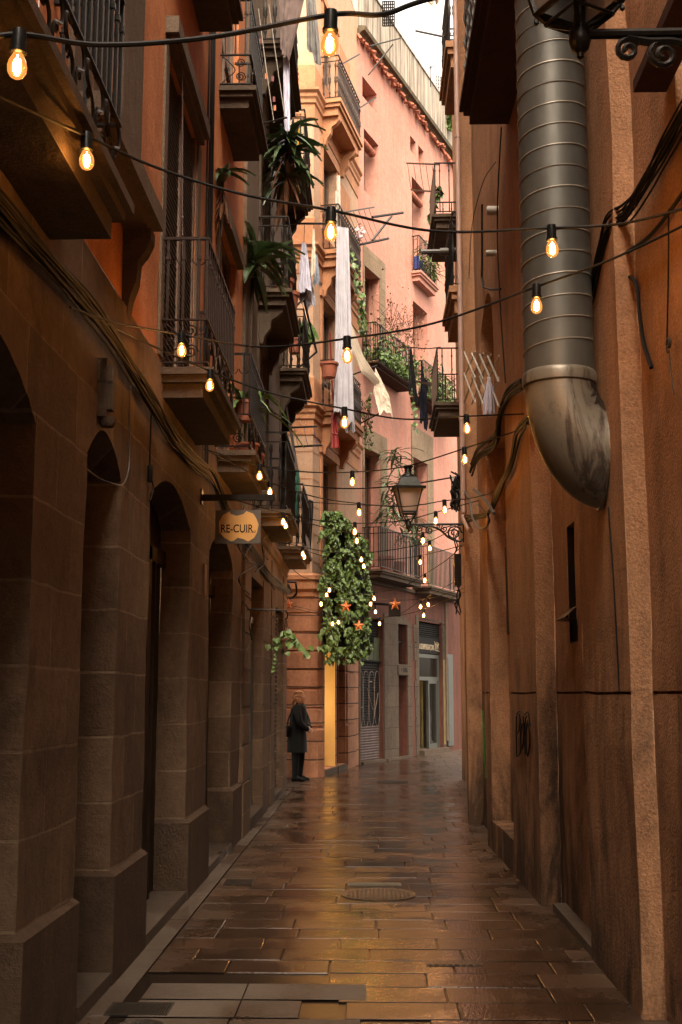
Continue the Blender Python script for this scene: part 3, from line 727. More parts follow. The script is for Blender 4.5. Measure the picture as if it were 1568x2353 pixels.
surround(.4, 1.42, 9.4, 11.88, .08, .4, .52); surround(.36, 1.45, 4.45, 7.36, .1, .42, .5); surround(3.84, 5.0, 4.4, 7.77, .12, .5, .85)
ss.each('stone_surround', blocks('weathered window stone with painted light', (.50, .36, .24), (.42, .30, .19), (.24, .17, .11), (.26, .18, .115), bw=.7, bh=.6, ms=.006), b4); ss = MB()  # lighter copy of the pale stone: brighter light above put into its colour
for a, b, z0, z1 in ((1.6, 2.58, 0, 3.5), (3.26, 3.5, 0, 3.4), (2.58, 3.26, 3.3, 3.5), (2.58, 3.26, 2.02, 2.3), (3.92, 4.15, 0, 3.6), (6.13, 6.36, 0, 3.4), (-.02, .08, 0, 3.5)): ss.cut(); ss.box((a, 0, z0), (b, .022, z1), frp)
z = 0; ss.cut()
for k in range(7):                                    # quoin ends of uneven length
    e_ = rnd.uniform(.03, .16); ss.box((3.5, 0, k*.48+.02), (3.5+e_, .019, k*.48+.46), frp); e_ = rnd.uniform(.03, .2); ss.box((3.92-e_, 0, k*.48+.02), (3.92, .019, k*.48+.46), frp)
ss.each('stone_surround', M['palestone'], b4)
bel = MB(); moulding(bel, [Pa, Pb], ZB-.12, [(0, 0), (.06, .02), (.07, .1), (0, .12)]); bel.build('string_course', M['slab'], b4)
eq = dict(miron=M['iron'], detail=0)
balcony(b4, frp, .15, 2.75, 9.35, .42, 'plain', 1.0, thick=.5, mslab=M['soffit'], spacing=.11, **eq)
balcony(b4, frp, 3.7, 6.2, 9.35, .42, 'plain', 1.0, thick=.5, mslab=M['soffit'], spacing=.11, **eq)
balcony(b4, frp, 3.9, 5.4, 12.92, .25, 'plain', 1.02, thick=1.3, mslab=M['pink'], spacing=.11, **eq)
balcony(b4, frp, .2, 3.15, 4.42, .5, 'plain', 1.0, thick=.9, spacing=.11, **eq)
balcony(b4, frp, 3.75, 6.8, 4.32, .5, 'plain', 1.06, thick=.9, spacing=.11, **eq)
co = MB(); moulding(co, [Pa, Pb], 17.72, [(0, 0), (.05, .02), (.12, .08), (.2, .1), (.22, .2), (0, .26)]); co.build('cornice', M['moss'], b4)
ti = MB()
for k in range(75):
    s = k*.15+rnd.uniform(-.04, .04); l_ = rnd.uniform(.04, .17)
    if rnd.random() < .15: continue
    i = len(ti.v); ti.tube([frp(s, .02, 17.70), frp(s+rnd.uniform(-.04, .04), .05+l_, 17.66-rnd.uniform(0, .22))], .055, 5)
ti.build('broken_roof_tiles', M['tile'], b4, kind='stuff')
pa = MB(); wall(pa, frp(0, .02, 0)[:2], frp(13, .02, 0)[:2], 17.97, 19.4); pa.box((-.1, -.3, 19.38), (13, .05, 19.43), frp); wall(pa, frp(-.3, -3, 0)[:2], frp(0, .02, 0)[:2], 17.9, 19.4)
pa.build('parapet', M['parapet'], b4)
# shutter with graffiti
sh = MB(); z = .05
while z < 2.28: sh.face([frp(.1, -.12, z), frp(1.56, -.12, z), frp(1.56, -.10, z+.03), frp(.1, -.10, z+.03)]); sh.face([frp(.1, -.10, z+.03), frp(1.56, -.10, z+.03), frp(1.56, -.12, z+.06), frp(.1, -.12, z+.06)]); z += .06
sh_o = sh.build('roller_shutter', M['signblack'], b4)
lo = MB(); z = .05
while z < .78: lo.face([frp(.1, -.108, z), frp(1.56, -.108, z), frp(1.56, -.092, z+.03), frp(.1, -.092, z+.03)]); lo.face([frp(.1, -.092, z+.03), frp(1.56, -.092, z+.03), frp(1.56, -.108, z+.06), frp(.1, -.108, z+.06)]); z += .06
lo.build('pale_paint', simple('greyish mauve sprayed paint', (.13, .085, .075), .8), sh_o)
gf = MB()
gp_ = lambda s, z: frp(s, -.088, z)
for k in range(4):
    s = .15+k*.36; gf.tube(catmull([gp_(s, 1.0), gp_(s-.01, 1.6), gp_(s+.03, 2.0), gp_(s+.16, 2.1), gp_(s+.29, 2.0), gp_(s+.32, 1.5), gp_(s+.28, .95), gp_(s+.14, .80), gp_(s, 1.0)], 5), .006, 4)
for a, b in (((.3, 1.1), (.32, 1.8)), ((.75, 1.7), (1.1, 1.2)), ((.85, 1.85), (1.05, 1.85)), ((.15, 1.4), (.3, 1.7)), ((1.15, 1.0), (1.45, 1.6)), ((.35, 1.25), (.5, 1.28))): gf.tube([gp_(*a), gp_(*b)], .009, 4)
gf.build('graffiti_outline', simple('pale pink spray line', (.26, .19, .16), .7), sh_o)
gb = MB(); gb.box((.1, -.2, 2.32), (1.56, -.05, 2.36), frp)
z = 2.4
while z < 3.3: gb.box((.1, -.17, z), (1.56, -.13, z+.035), frp); z += .06
gb.box((.1, -.21, 2.3), (1.56, -.19, 3.34), frp); gb.build('ventilation_grille', M['black'], b4)
pn = MB(); pn.box((.1, -.13, 2.36), (1.2, -.10, 2.75), frp); pn.cut(); pn.box((1.2, -.13, 2.36), (1.56, -.09, 2.9), frp); pn.each('green_panel', simple('dark olive panel', (.05, .06, .025), .6), b4)
d = MB(); d.box((2.56, -.3, 0), (3.28, -.26, 2.05), frp); d.box((2.64, -.26, .05), (3.2, -.24, 1.95), frp); d.build('door', M['doorwood'], b4)
d = MB(); d.box((2.605, -.2, .1), (2.62, -.02, 1.9), frp); d.build('poster_strip', simple('peeling blue and orange poster', (.05, .16, .18), .7, var=.9, vs=5), b4)
wn = MB(); wn.box((2.58, -.22, 2.3), (3.26, -.2, 3.3), frp)
for s in (2.72, 2.86, 3.0, 3.14): wn.tube([frp(s, -.1, 2.3), frp(s, -.1, 3.3)], .012, 5)
wn.box((2.6, -.11, 2.85), (3.24, -.09, 2.88), frp); wn.build('barred_window', M['iron'], b4)
pq = MB(); pq.box((2.5, .02, 2.04), (3.34, .05, 2.27), frp); pqo = pq.build('number_plaque', M['palestone'], b4)
q = MB(); q.box((1.62, 0, -.01), (3.4, .10, .05), frp); q.cut(); q.box((.1, -.2, -.01), (1.56, .08, .05), frp); q.cut(); q.box((4.1, -.28, -.01), (6.3, .16, .13), frp); q.each('threshold', M['palestone'], b4)
# shop
sf = MB(); D_ = -.12
for (a, b, z0, z1) in ((4.16, 4.27, .13, 2.62), (6.0, 6.12, .13, 2.62), (4.27, 6.0, 2.52, 2.62), (4.27, 6.0, 1.92, 2.02), (5.2, 5.27, .13, 1.92), (5.88, 5.94, .13, 1.92), (5.27, 5.88, .13, .25), (5.27, 5.88, 1.84, 1.92)): sf.box((a, D_-.04, z0), (b, D_+.03, z1), frp)
sfo = sf.build('shopfront', M['graymetal'], b4)
gl = MB(); gl.box((5.27, D_-.01, .25), (5.88, D_, 1.84), frp); gl.box((4.27, D_-.01, 2.02), (6.0, D_, 2.52), frp)
m = NM('clear shop glass'); m.col((.02, .02, .018)); m.rough(.04); m.p.inputs['Alpha'].default_value = .3; gl.build('glass', m.m, sfo)
it = MB(); it.box((4.0, -2.2, .05), (6.4, -2.1, 3.2), frp); it.box((3.9, -2.2, 3.5), (6.5, -.0, 3.55), frp); it.box((4.16, -.29, 2.66), (6.12, -.27, 3.5), frp); it.box((3.95, -2.2, 0), (4.0, -.0, 3.5), frp); it.box((6.35, -2.2, 0), (6.4, -.0, 3.5), frp); it.box((4, -2.2, .0), (6.4, -.28, .1), frp); it.build('shop_interior', M['shopwood'], b4)
sl_ = MB(); sl_.box((5.0, -1.0, 2.60), (5.25, -.85, 2.63), frp); sl_.build('shop_ceiling_light', M['shoplight'], b4)
yb = MB(); yb.box((5.7, -.5, .1), (5.78, -.45, 1.9), frp); yb.cut(); yb.box((6.14, -.02, .2), (6.3, .03, 2.5), frp); yb.each('yellow_trim', simple('dim yellow trim', (.30, .22, .07), .6), b4)
ru = MB(); z = 3.08
while z < 3.46: ru.tube([frp(4.17, -.1, z), frp(6.11, -.1, z)], .028, 6); z += .055
ru.build('awning_louvre', M['black'], b4)
gd = MB(); gd.box((6.42, .02, .15), (6.92, .06, 2.66), frp); gd.box((6.46, .06, .25), (6.88, .07, 2.56), frp); gd.build('open_door_leaf', M['graymetal'], b4, 'open grey green door leaf folded against the wall')
dr = MB(); dr.tube([frp(6.22, .09, .3), frp(6.22, .09, 4.1)], .035, 8); dr.cut(); dr.tube([frp(5.9, .06, 3.5), frp(6.4, .06, 3.52)], .02, 6); dr.each('drainpipe', M['grey_wall'], b4)

def text_mesh(s, size, mat, parent, O, ux, uz, name='lettering', sx=1.0, depth=.004, align='CENTER'):
    cu = bpy.data.curves.new('txt', 'FONT'); cu.body = s; cu.size = size; cu.extrude = depth; cu.align_x = align; cu.align_y = 'CENTER'; cu.offset = size*.012
    to = bpy.data.objects.new('txt', cu); C.objects.link(to); bpy.context.view_layer.update()
    me = bpy.data.meshes.new_from_object(to.evaluated_get(bpy.context.evaluated_depsgraph_get()))
    bpy.data.objects.remove(to); mb_ = MB(); ux = Vector(ux).normalized(); uz = Vector(uz).normalized(); un = ux.cross(uz)
    for p in me.polygons: mb_.face([Vector(O)+ux*me.vertices[i].co.x*sx+uz*me.vertices[i].co.y+un*me.vertices[i].co.z for i in p.vertices])
    return mb_.build(name, mat, parent)
up = Vector((Pb[0]-Pa[0], Pb[1]-Pa[1], 0)).normalized()
text_mesh('+ 1886', .17, M['ink'], pqo, frp(2.92, .052, 2.155), up, (0, 0, 1), sx=1.0)
sg = thing('shop_sign', 'black panel shop sign reading BLACKEMPIREGARÇONS over the glass shop door', 'sign', frp(5.1, 0, 2.64))
x = MB(); x.box((4.17, -.14, 2.64), (6.12, -.06, 3.06), frp); x.build('panel', M['signblack'], sg)
text_mesh('BLACKEMPIREGARÇONS', .2, M['letter'], sg, frp(4.93, -.054, 2.80), up, (0, 0, 1), sx=.62, depth=.003)
x = MB(); fq = lambda s, z: frp(s, -.052, z)
for pts in ([(5.65, 2.98), (5.7, 2.85), (5.68, 2.74)], [(5.74, 2.95), (5.76, 2.78)], [(5.82, 2.97), (5.88, 2.92), (5.84, 2.76)], [(5.92, 2.96), (6.0, 2.93), (5.93, 2.85), (6.03, 2.78)], [(5.7, 2.74), (6.06, 2.72)], [(5.66, 2.9), (5.9, 2.88)]): x.tube([fq(*p) for p in pts], .011, 4)
x.build('brush_marks', M['letter'], sg)

# ================================================================ RIGHT: terracotta building
b5 = thing('terracotta_building', 'rough terracotta rendered building along the right with shallow pilasters', 'building', (1.4, 9, 0))
prof = [(5, 15.1), (1.21, 15.1), (1.21, 14.84), (1.39, 14.84), (1.39, 12.88), (1.25, 12.86), (1.30, 9.28), (1.45, 9.28), (1.45, 7.5), (1.345, 7.5), (1.345, 6.16), (1.46, 6.16), (1.46, -10)]
mb = MB(); G = (1.590, 1.607, .025, 0, True)
for k, (p, q) in enumerate(zip(prof, prof[1:])):
    L_ = math.hypot(q[0]-p[0], q[1]-p[1]); H = []
    if L_ > .6 and k > 0: H.append((0 if k in (3, 5, 7, 9, 11) else .0, L_, G[0], G[1], G[2], 0, True))
    if k == 5:   # outer block Y 12.86 -> 9.28
        H = [(.42, 2.06, .30, 4.2, .2, 0, True), (2.06, L_, G[0], G[1], G[2], 0, True), (0, .42, G[0], G[1], G[2], 0, True), (.1, 1.35, 4.6, 5.8, .28, .6, True)]
    if k == 7:   # recess Y 9.28 -> 7.5
        H = [(.68, 1.03, 1.95, 2.8, .12, 0, True), (1.45, 1.75, 1.44, 1.95, .05, 0, True), (1.5, 1.7, 1.95, 2.2, .05, 0, True), (1.42, 1.68, 2.2, 2.78, .05, 0, True), (1.5, 1.74, 2.78, 3.6, .05, 0, True), (0, 1.42, G[0], G[1], G[2], 0, True), (1.66, 1.70, .35, .85, .06, 0, True)]
    if k == 11: H += [(.9, 2.6, 4.2, 6.2, .2, 0, True)]
    wall(mb, p, q, -.01, 14, H, .10)
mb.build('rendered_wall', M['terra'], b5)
dk = MB()   # things set in the recesses: dark slots, timber chase, shutter hood
frn, _ = wframe(prof[5], prof[6]); frr, _ = wframe(prof[7], prof[8])
dk.box((.70, -.115, 1.97), (1.01, -.10, 2.78), frr); dk.box((.682, -.118, 1.952), (.694, -.002, 2.798), frr); dk.box((.695, -.118, 1.952), (1.028, -.004, 1.96), frr); dk.build('slit_window', M['doorwood'], b5)
dk = MB(); dk.box((.55, -.19, 2.2), (.78, -.17, 3.1), frn); dk.cut(); dk.box((.8, -.19, 1.82), (1.1, -.17, 2.95), frn); dk.cut(); dk.box((1.2, -.19, 1.7), (1.42, -.17, 2.05), frn); dk.cut(); dk.box((1.75, -.19, .34), (1.98, -.175, .6), frn); dk.each('slot_window', M['doorwood'], b5)
dk = MB(); dk.box((1.46, -.045, 1.45), (1.74, -.03, 1.94), frr); dk.box((1.51, -.045, 1.96), (1.69, -.03, 2.19), frr); dk.box((1.43, -.045, 2.21), (1.67, -.03, 2.77), frr); dk.box((1.51, -.045, 2.79), (1.73, -.03, 3.59), frr); dk.box((1.452, -.048, 1.45), (1.459, .002, 1.94), frr); dk.box((1.502, -.048, 1.96), (1.508, .002, 2.19), frr); dk.box((1.422, -.048, 2.21), (1.429, .002, 2.77), frr); dk.box((1.502, -.048, 2.79), (1.508, .002, 3.59), frr); dk.build('timber_chase', M['doorwood'], b5)
dk = MB(); dk.face([frr(.66, .09, 2.12), frr(1.05, .09, 2.12), frr(1.05, 0, 2.2), frr(.66, 0, 2.2)]); dk.face([frr(.66, .09, 2.115), frr(1.05, .09, 2.115), frr(1.05, 0, 2.115), frr(.66, 0, 2.115)]); dk.face([frr(.66, .09, 2.12), frr(.66, 0, 2.2), frr(.66, 0, 2.11)]); dk.build('hood', M['iron'], b5)
dk = MB(); f_ = lambda a, b: onX(a, b, 1.4465)
dk.face([f_(1417, 806), f_(1418, 1005), f_(1392, 1040), f_(1381, 985), f_(1380, 850)]); dk.build('repair_patch', M['grey_wall'], b5)
st = MB(); st.box((.2, -.1, -.01), (1.75, .10, .06), frr); st.build('threshold', M['concrete'], b5)
gw = MB(); gw.box((.1, -.27, 4.6), (1.35, -.24, 5.8), frn); gw.build('window', M['doorwood'], b5)
frd, _ = wframe((1.28, 12), (1.28, 0))
balcony(b5, frd, 1.85, 5.2, 6.95, .40, 'plain', 1.1, mslab=M['soffit'], miron=M['iron'], thick=1.1, spacing=.10)
tw = MB()                                                     # twisted bars on that balcony front
for k in range(20):
    s = 1.9+k*.17
    tw.tube([frd(s+.012*math.cos(j*1.3), .37+.012*math.sin(j*1.3), 7.0+j*.05) for j in range(21)], .014, 5)
tw.build('twisted_bars', M['iron'], b5)
# wooden box sill top right
sx_ = MB(); p0 = onX(1503, 212, 1.40); sx_.box((1.3, p0.y-1.5, p0.z), (1.46, p0.y, p0.z+.06)); sx_.build('window_sill', M['soffit'], b5)

b6 = thing('far_right_house', 'terracotta house beyond the bend on the right with cream edged balconies', 'building', (1.75, 18, 0))
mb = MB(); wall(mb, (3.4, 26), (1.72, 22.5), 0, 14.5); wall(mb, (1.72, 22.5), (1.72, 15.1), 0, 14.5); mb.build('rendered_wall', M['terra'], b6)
fr6, _ = wframe((1.72, 22.5), (1.72, 15.1))
for s0, s1, z in ((3.7, 5.35, 7.70), (3.7, 5.35, 11.7)):
    balcony(b6, fr6, s0, s1, z, .46, 'baluster', 1.2, mslab=M['terra'], miron=M['iron'], thick=2.0, spacing=.13)
for s0, s1, z in ((.6, 2.4, 6.63), (.6, 2.4, 10.1)):
    balcony(b6, fr6, s0, s1, z, .54, 'plain', 1.0, mslab=M['slab'], miron=M['iron'], thick=1.2, spacing=.16)
rr = MB()
for z in (6.8, 10.3): rr.cut(); rr.box((.65, .50, z), (2.35, .515, z+.75), fr6)
rr.each('reed_screen', M['wood'], b6)
for bb, pts, z in ((b1, [(-9, -10), (XU, -10), (XU, 13.35), (-9, 13.35)], 15), (b2, [(-9, 13.36), (U2, 13.36), (U2, 20.25), (-9, 20.25)], 16.5), (b3, [(-6, 22.95), Ca, Cb, (-6, 30)], 18.2), (b5, [(1.25, 15.1), (1.25, -10), (9, -10), (9, 15.1)], 14), (b6, [(1.72, 15.1), (9, 15.1), (9, 26), (3.4, 26), (1.72, 22.5)], 14.5)):
    x = MB(); x.face([(*p, z+.02) for p in pts]); x.face([(*p, z-.1) for p in pts]); x.build('roof', M['tile'], bb)  # unseen roof planes, added to keep sky light out of the interiors
# unseen block, added behind the viewpoint to keep low sky light out
b7 = thing('added_sky_blocker', 'unseen brown rendered block added behind to hold back sky light', 'building', (0, -14, 0))
mb = MB(); wall(mb, (-6, -14), (6, -14), 0, 12); wall(mb, (6, -14), (-6, -14), 0, 12); mb.build('rendered_wall', M['grey_wall'], b7)
# ================================================================ THINGS
def lerp(a, b, t): return a+(b-a)*t
# ---------- festoon string lights
def bulb_meshes():
    s = MB(); s.lathe([(.014, .03), (.021, .032), (.0225, .02), (.0225, -.028), (.026, -.03), (.026, -.040), (.020, -.043)], (0, 0, .012), 12)
    g_ = MB(); g_.lathe([(.014, -.030), (.017, -.036), (.025, -.052), (.0295, -.070), (.028, -.088), (.020, -.102), (.008, -.109), (.001, -.110)], (0, 0, .0), 14)
    f = MB(); f.lathe([(.005, -.044), (.011, -.050), (.0125, -.07), (.011, -.088), (.005, -.094)], (0, 0, 0), 7)
    return s, g_, f
PROTO = {}
def make_bulb(parent, p, tilt=0, yaw=0, sc_=1.0):
    org = ORG[parent.name]
    if not PROTO:
        for k, q, mt in zip(('light_bulb', 'glass', 'filament'), bulb_meshes(), (M['socket'], M['bulb'], M['filament'])):
            me = bpy.data.meshes.new(k); me.from_pydata([tuple(v) for v in q.v], [], q.f); me.polygons.foreach_set('use_smooth', q.sm); me.set_sharp_from_angle(angle=R(50)); me.materials.append(mt); PROTO[k] = me
    o = bpy.data.objects.new('light_bulb', PROTO['light_bulb']); C.objects.link(o); o.parent = parent; o.location = Vector(p)-org
    o.rotation_euler = (rnd.uniform(-.05, .05), tilt+rnd.uniform(-.05, .05), yaw); o.scale = (sc_,)*3
    for k in ('glass', 'filament'):
        c_ = bpy.data.objects.new(k, PROTO[k]); C.objects.link(c_); c_.parent = o
def festoon(nodes, r, label, tilt=0, bulbs=True):
    """nodes: ('L'|'R', x, y) wall anchor; ('p', x, y, Y) cable point; ('b', x, y, Y) bulb glass centre"""
    P = []; B = []
    for nd in nodes:
        if nd[0] == 'L': P.append(onX(nd[1], nd[2], XL+.06))
        elif nd[0] == 'L2': P.append(onX(nd[1], nd[2], X2+.05))
        elif nd[0] == 'R': P.append(onX(nd[1], nd[2], nd[3] if len(nd) > 3 else 1.30))
        elif nd[0] == 'p': P.append(onY(nd[1], nd[2], nd[3]))
        elif nd[0] == 'b':
            c_ = onY(nd[1], nd[2], nd[3]); c_.z += .068; B.append(c_.copy()); q = c_.copy(); q.z += .032; P.append(q)
        elif nd[0] == 'B':                      # bulb hung below a passing cable, not a cable node
            c_ = onY(nd[1], nd[2], nd[3]); c_.z += .068; B.append(c_)
    root = thing('string_lights' if B else 'overhead_cable', label, 'string lights' if B else 'cable', tuple(P[0]), 'festoon light strings across the alley' if B else 'plain cables across the alley')
    x = MB(); x.tube(catmull(P, 10), r, 7); x.build('cable', M['cable'], root)
    for c_ in B: make_bulb(root, c_, tilt)
    return root
festoon([('p', -60, 99, 3.2), ('b', 41, 150, 3.25), ('p', 230, 103, 3.4), ('p', 480, 86, 3.5), ('b', 760, 99, 3.55), ('p', 880, 33, 3.45), ('p', 1010, -8, 3.4), ('p', 1500, -120, 3.2)], .0085, 'nearest thick black cable at the top with two big glowing bulbs')
festoon([('p', -40, 205, 3.4), ('b', 198, 368, 4.3), ('p', 360, 385, 4.6), ('p', 560, 447, 4.75), ('b', 761, 533, 4.9), ('p', 1000, 531, 5.1), ('b', 1269, 571, 5.2), ('p', 1440, 512, 5.1), ('R', 1640, 460, 1.40)], .0062, 'second cable from the top with three bulbs, one before the duct')
festoon([('L', 162, 706), ('p', 270, 742, 6.0), ('b', 417, 805, 6.9), ('p', 600, 797, 6.6), ('b', 798, 818, 6.3), ('p', 1000, 742, 6.0), ('b', 1234, 703, 5.7), ('p', 1400, 598, 5.3), ('p', 1568, 520, 5.0), ('R', 1700, 450, 1.42)], .0062, 'cable rising across the duct with three bulbs, leftmost before the louvred shutter')
festoon([('L', 186, 716), ('p', 340, 790, 7.0), ('b', 483, 886, 7.7), ('p', 620, 902, 8.0), ('b', 792, 971, 8.1), ('p', 930, 963, 8.6), ('b', 1073, 985, 9.0), ('R', 1205, 951)], .0062, 'cable with bulbs under the first iron balcony corner and below the lattice rack')
festoon([('L', 470, 1032), ('b', 597, 1094, 10.6), ('p', 700, 1084, 10.9), ('b', 810, 1108, 11.2), ('p', 930, 1072, 10.8), ('b', 1068, 1056, 10.2), ('R', 1205, 984)], .006, 'festoon cable with its right bulb in front of the pale drainpipe')
festoon([('L', 482, 1038), ('b', 621, 1131, 11.4), ('p', 730, 1143, 12.1), ('b', 825, 1178, 12.5), ('p', 930, 1164, 12.4), ('b', 1022, 1172, 12.3), ('p', 1080, 1145, 12.2), ('R', 1150, 1128)], .006, 'festoon cable whose right bulb hangs just right of the distant street lantern')
festoon([('L', 545, 1150), ('b', 651, 1200, 12.9), ('p', 740, 1197, 13.3), ('b', 816, 1222, 13.5), ('p', 920, 1197, 13.4), ('b', 1002, 1197, 13.3), ('R', 1100, 1150)], .006, 'festoon cable passing under the distant lantern with a bulb above the scroll bracket')
festoon([('L2', 610, 1190), ('b', 657, 1208, 14.6), ('p', 760, 1215, 14.9), ('b', 820, 1243, 15.2), ('p', 900, 1224, 15.0), ('b', 972, 1243, 14.9), ('R', 1064, 1200, 1.2)], .006, 'festoon cable with a bulb over the ivy top and one below the lantern bracket')
festoon([('L2', 632, 1242), ('b', 696, 1273, 16.6), ('p', 760, 1269, 16.8), ('b', 831, 1286, 17), ('p', 910, 1262, 16.6), ('b', 988, 1260, 16.2), ('R', 1068, 1200, 1.24)], .006, 'festoon cable sagging over the ivy and rising to the wall under the lantern bracket')
festoon([('L2', 634, 1247), ('b', 700, 1280, 18), ('p', 770, 1284, 18.3), ('b', 836, 1301, 18.5), ('p', 905, 1285, 18), ('b', 966, 1292, 17.8), ('p', 1030, 1262, 16), ('R', 1065, 1252, 1.22)], .006, 'festoon cable in front of the ivy with a bulb over the left iron balcony')
festoon([('L2', 645, 1270), ('p', 690, 1322, 19.2), ('b', 757, 1356, 19.6), ('p', 810, 1365, 19.9), ('b', 860, 1375, 20), ('p', 920, 1350, 19), ('b', 977, 1334, 18.3), ('p', 1030, 1284, 16.6), ('R', 1064, 1252, 1.22)], .006, 'festoon cable with a bulb under the planted iron balcony and one on the railing')
festoon([('p', 658, 1374, 21), ('b', 738, 1388, 20.5), ('p', 800, 1378, 20.5), ('b', 852, 1388, 20.5), ('p', 905, 1379, 20), ('b', 984, 1389, 19.4), ('R', 1066, 1352, 1.22)], .005, 'nearly level low string with bulb at the left edge of the ivy')
festoon([('p', 662, 1396, 21.5), ('p', 720, 1408, 21.5), ('b', 764, 1434, 21.5), ('p', 830, 1427, 21.3), ('B', 863, 1406, 21.2), ('b', 873, 1433, 21.2), ('p', 920, 1410, 20.8), ('b', 967, 1394, 20.3), ('R', 1066, 1325, 1.22)], .005, 'lowest string sagging over the ivy with three stars near it')
festoon([('p', 660, 1390, 22), ('p', 710, 1400, 22), ('B', 751, 1367, 21), ('b', 778, 1430, 21.8), ('p', 830, 1424, 21.6), ('p', 905, 1416, 21), ('b', 974, 1414, 20.5), ('R', 1068, 1360, 1.22)], .005, 'low string rising to the right just above the shop sign')
festoon([('p', 686, 1113, 21), ('p', 760, 1121, 20), ('p', 840, 1122, 19), ('p', 940, 1113, 18), ('R', 1058, 1094, 1.20)], .011, 'thick plain black cable passing behind the distant lantern', bulbs=False)
festoon([('p', 690, 1152, 20), ('p', 780, 1158, 19.5), ('p', 900, 1162, 18.8), ('p', 940, 1155, 18)], .007, 'thin plain cable just below the thick one on the cream wall', bulbs=False)

# ---------- paper stars
for (x, y, Y, rz, lab) in ((663, 1388, 21.3, .5, 'orange star by the rusticated pier, leftmost star'), (795, 1394, 20.6, .0, 'large orange star in front of the ivy'), (908, 1389, 20, .2, 'orange star right of the ivy beside black spotlight'), (825, 1438, 21.3, -.4, 'lowest narrow orange star over lower ivy')):
    c_ = onY(x, y, Y); s = MB(); N_ = 10; r1 = .112
    pts = [(r1*(1 if k % 2 == 0 else .42)*math.sin(2*math.pi*k/10), r1*(1 if k % 2 == 0 else .42)*math.cos(2*math.pi*k/10)) for k in range(10)]
    for k in range(10):
        a, b = pts[k], pts[(k+1) % 10]
        for sg in (1, -1): s.face([(0, -.035*sg, 0), (a[0], 0, a[1]), (b[0], 0, b[1])])
    o = s.build('paper_star', M['star'], None, lab, 'star', 'orange stars hung on the strings'); o.location = c_; o.rotation_euler = (0, 0, rz)

# ---------- ventilation duct
du = thing('ventilation_duct', 'big grey spiral ventilation duct running down the right wall to a tar stained elbow', 'duct', (1.11, 6.7, 3.4))
DC, DR = V(1.115, 6.7, 0), .203
x = MB(); x.lathe([(DR, 3.40), (DR, 9.5)], DC, 40); x.build('pipe', M['galv'], du)
x = MB(); nturn = 46; stp = .131
x.tube([DC+V((DR+.001)*math.cos(a), (DR+.001)*math.sin(a), 3.5+stp*a/(2*math.pi)) for a in [2*math.pi*k/36 for k in range(36*nturn)]], .0048, 5); x.build('spiral_seam', simple('seam steel with painted highlight', (.42, .38, .31), .45, .4, .2), du)  # seam rings lighter than the duct: their highlight is put into the colour
x = MB(); x.lathe([(DR, 3.36), (DR+.012, 3.37), (DR+.014, 3.42), (DR+.006, 3.44), (DR, 3.445)], DC, 40); x.build('collar', M['elbow'], du)
rings = []
for k in range(15):
    t = k/14; a = t*math.pi/2
    outer = V(DC.x-DR+(1.375-(DC.x-DR))*(1-math.cos(a)), 0, 3.40-.76*math.sin(a))
    inner = V(DC.x+DR+(1.375-(DC.x+DR))*(1-math.cos(a)), 0, 3.40-.14*math.sin(a))
    mid = (outer+inner)/2; rr_ = (outer-inner).length/2; ax = (outer-inner).normalized()
    ry = DR*(1+.12*math.sin(a))
    rings.append([V(mid.x, DC.y, mid.z)+ax*rr_*math.cos(b)+V(0, 1, 0)*ry*math.sin(b) for b in [2*math.pi*j/40 for j in range(40)]])
x = MB(); x.loft(rings, cap=True); x.build('elbow', M['elbow'], du)
x = MB(); x.tube([p*1.0 for p in rings[-2]]+[rings[-2][0]], .012, 5); x.build('rim', M['elbow'], du)
x = MB()                                                        # thick tar run down the inner side of the bend
for k in range(14):
    for j in range(5):
        q = lambda kk_, jj: (lambda rg, c0: c0+(rg[(20+jj) % 40]-c0)*1.02)(rings[kk_], sum(rings[kk_], V(0, 0, 0))/40)
        wj = lambda kk_: int(round(1.2*mnoise.noise(V(kk_*.9, 1, 2))))
        x.face([q(k, j+wj(k)), q(k, j+1+wj(k)), q(k+1, j+1+wj(k+1)), q(k+1, j+wj(k+1))], True)
x.build('tar_run', simple('black crusted tar', (.03, .02, .014), .7, var=.6, vs=25, bump=.9, bs=60), du)
x = MB()
for z in (4.6, 6.6): x.lathe([(DR+.004, z-.02), (DR+.008, z-.02), (DR+.008, z+.02), (DR+.004, z+.02)], DC, 32) if z > 6 else None
x.build('clamp_band', M['galv'], du)

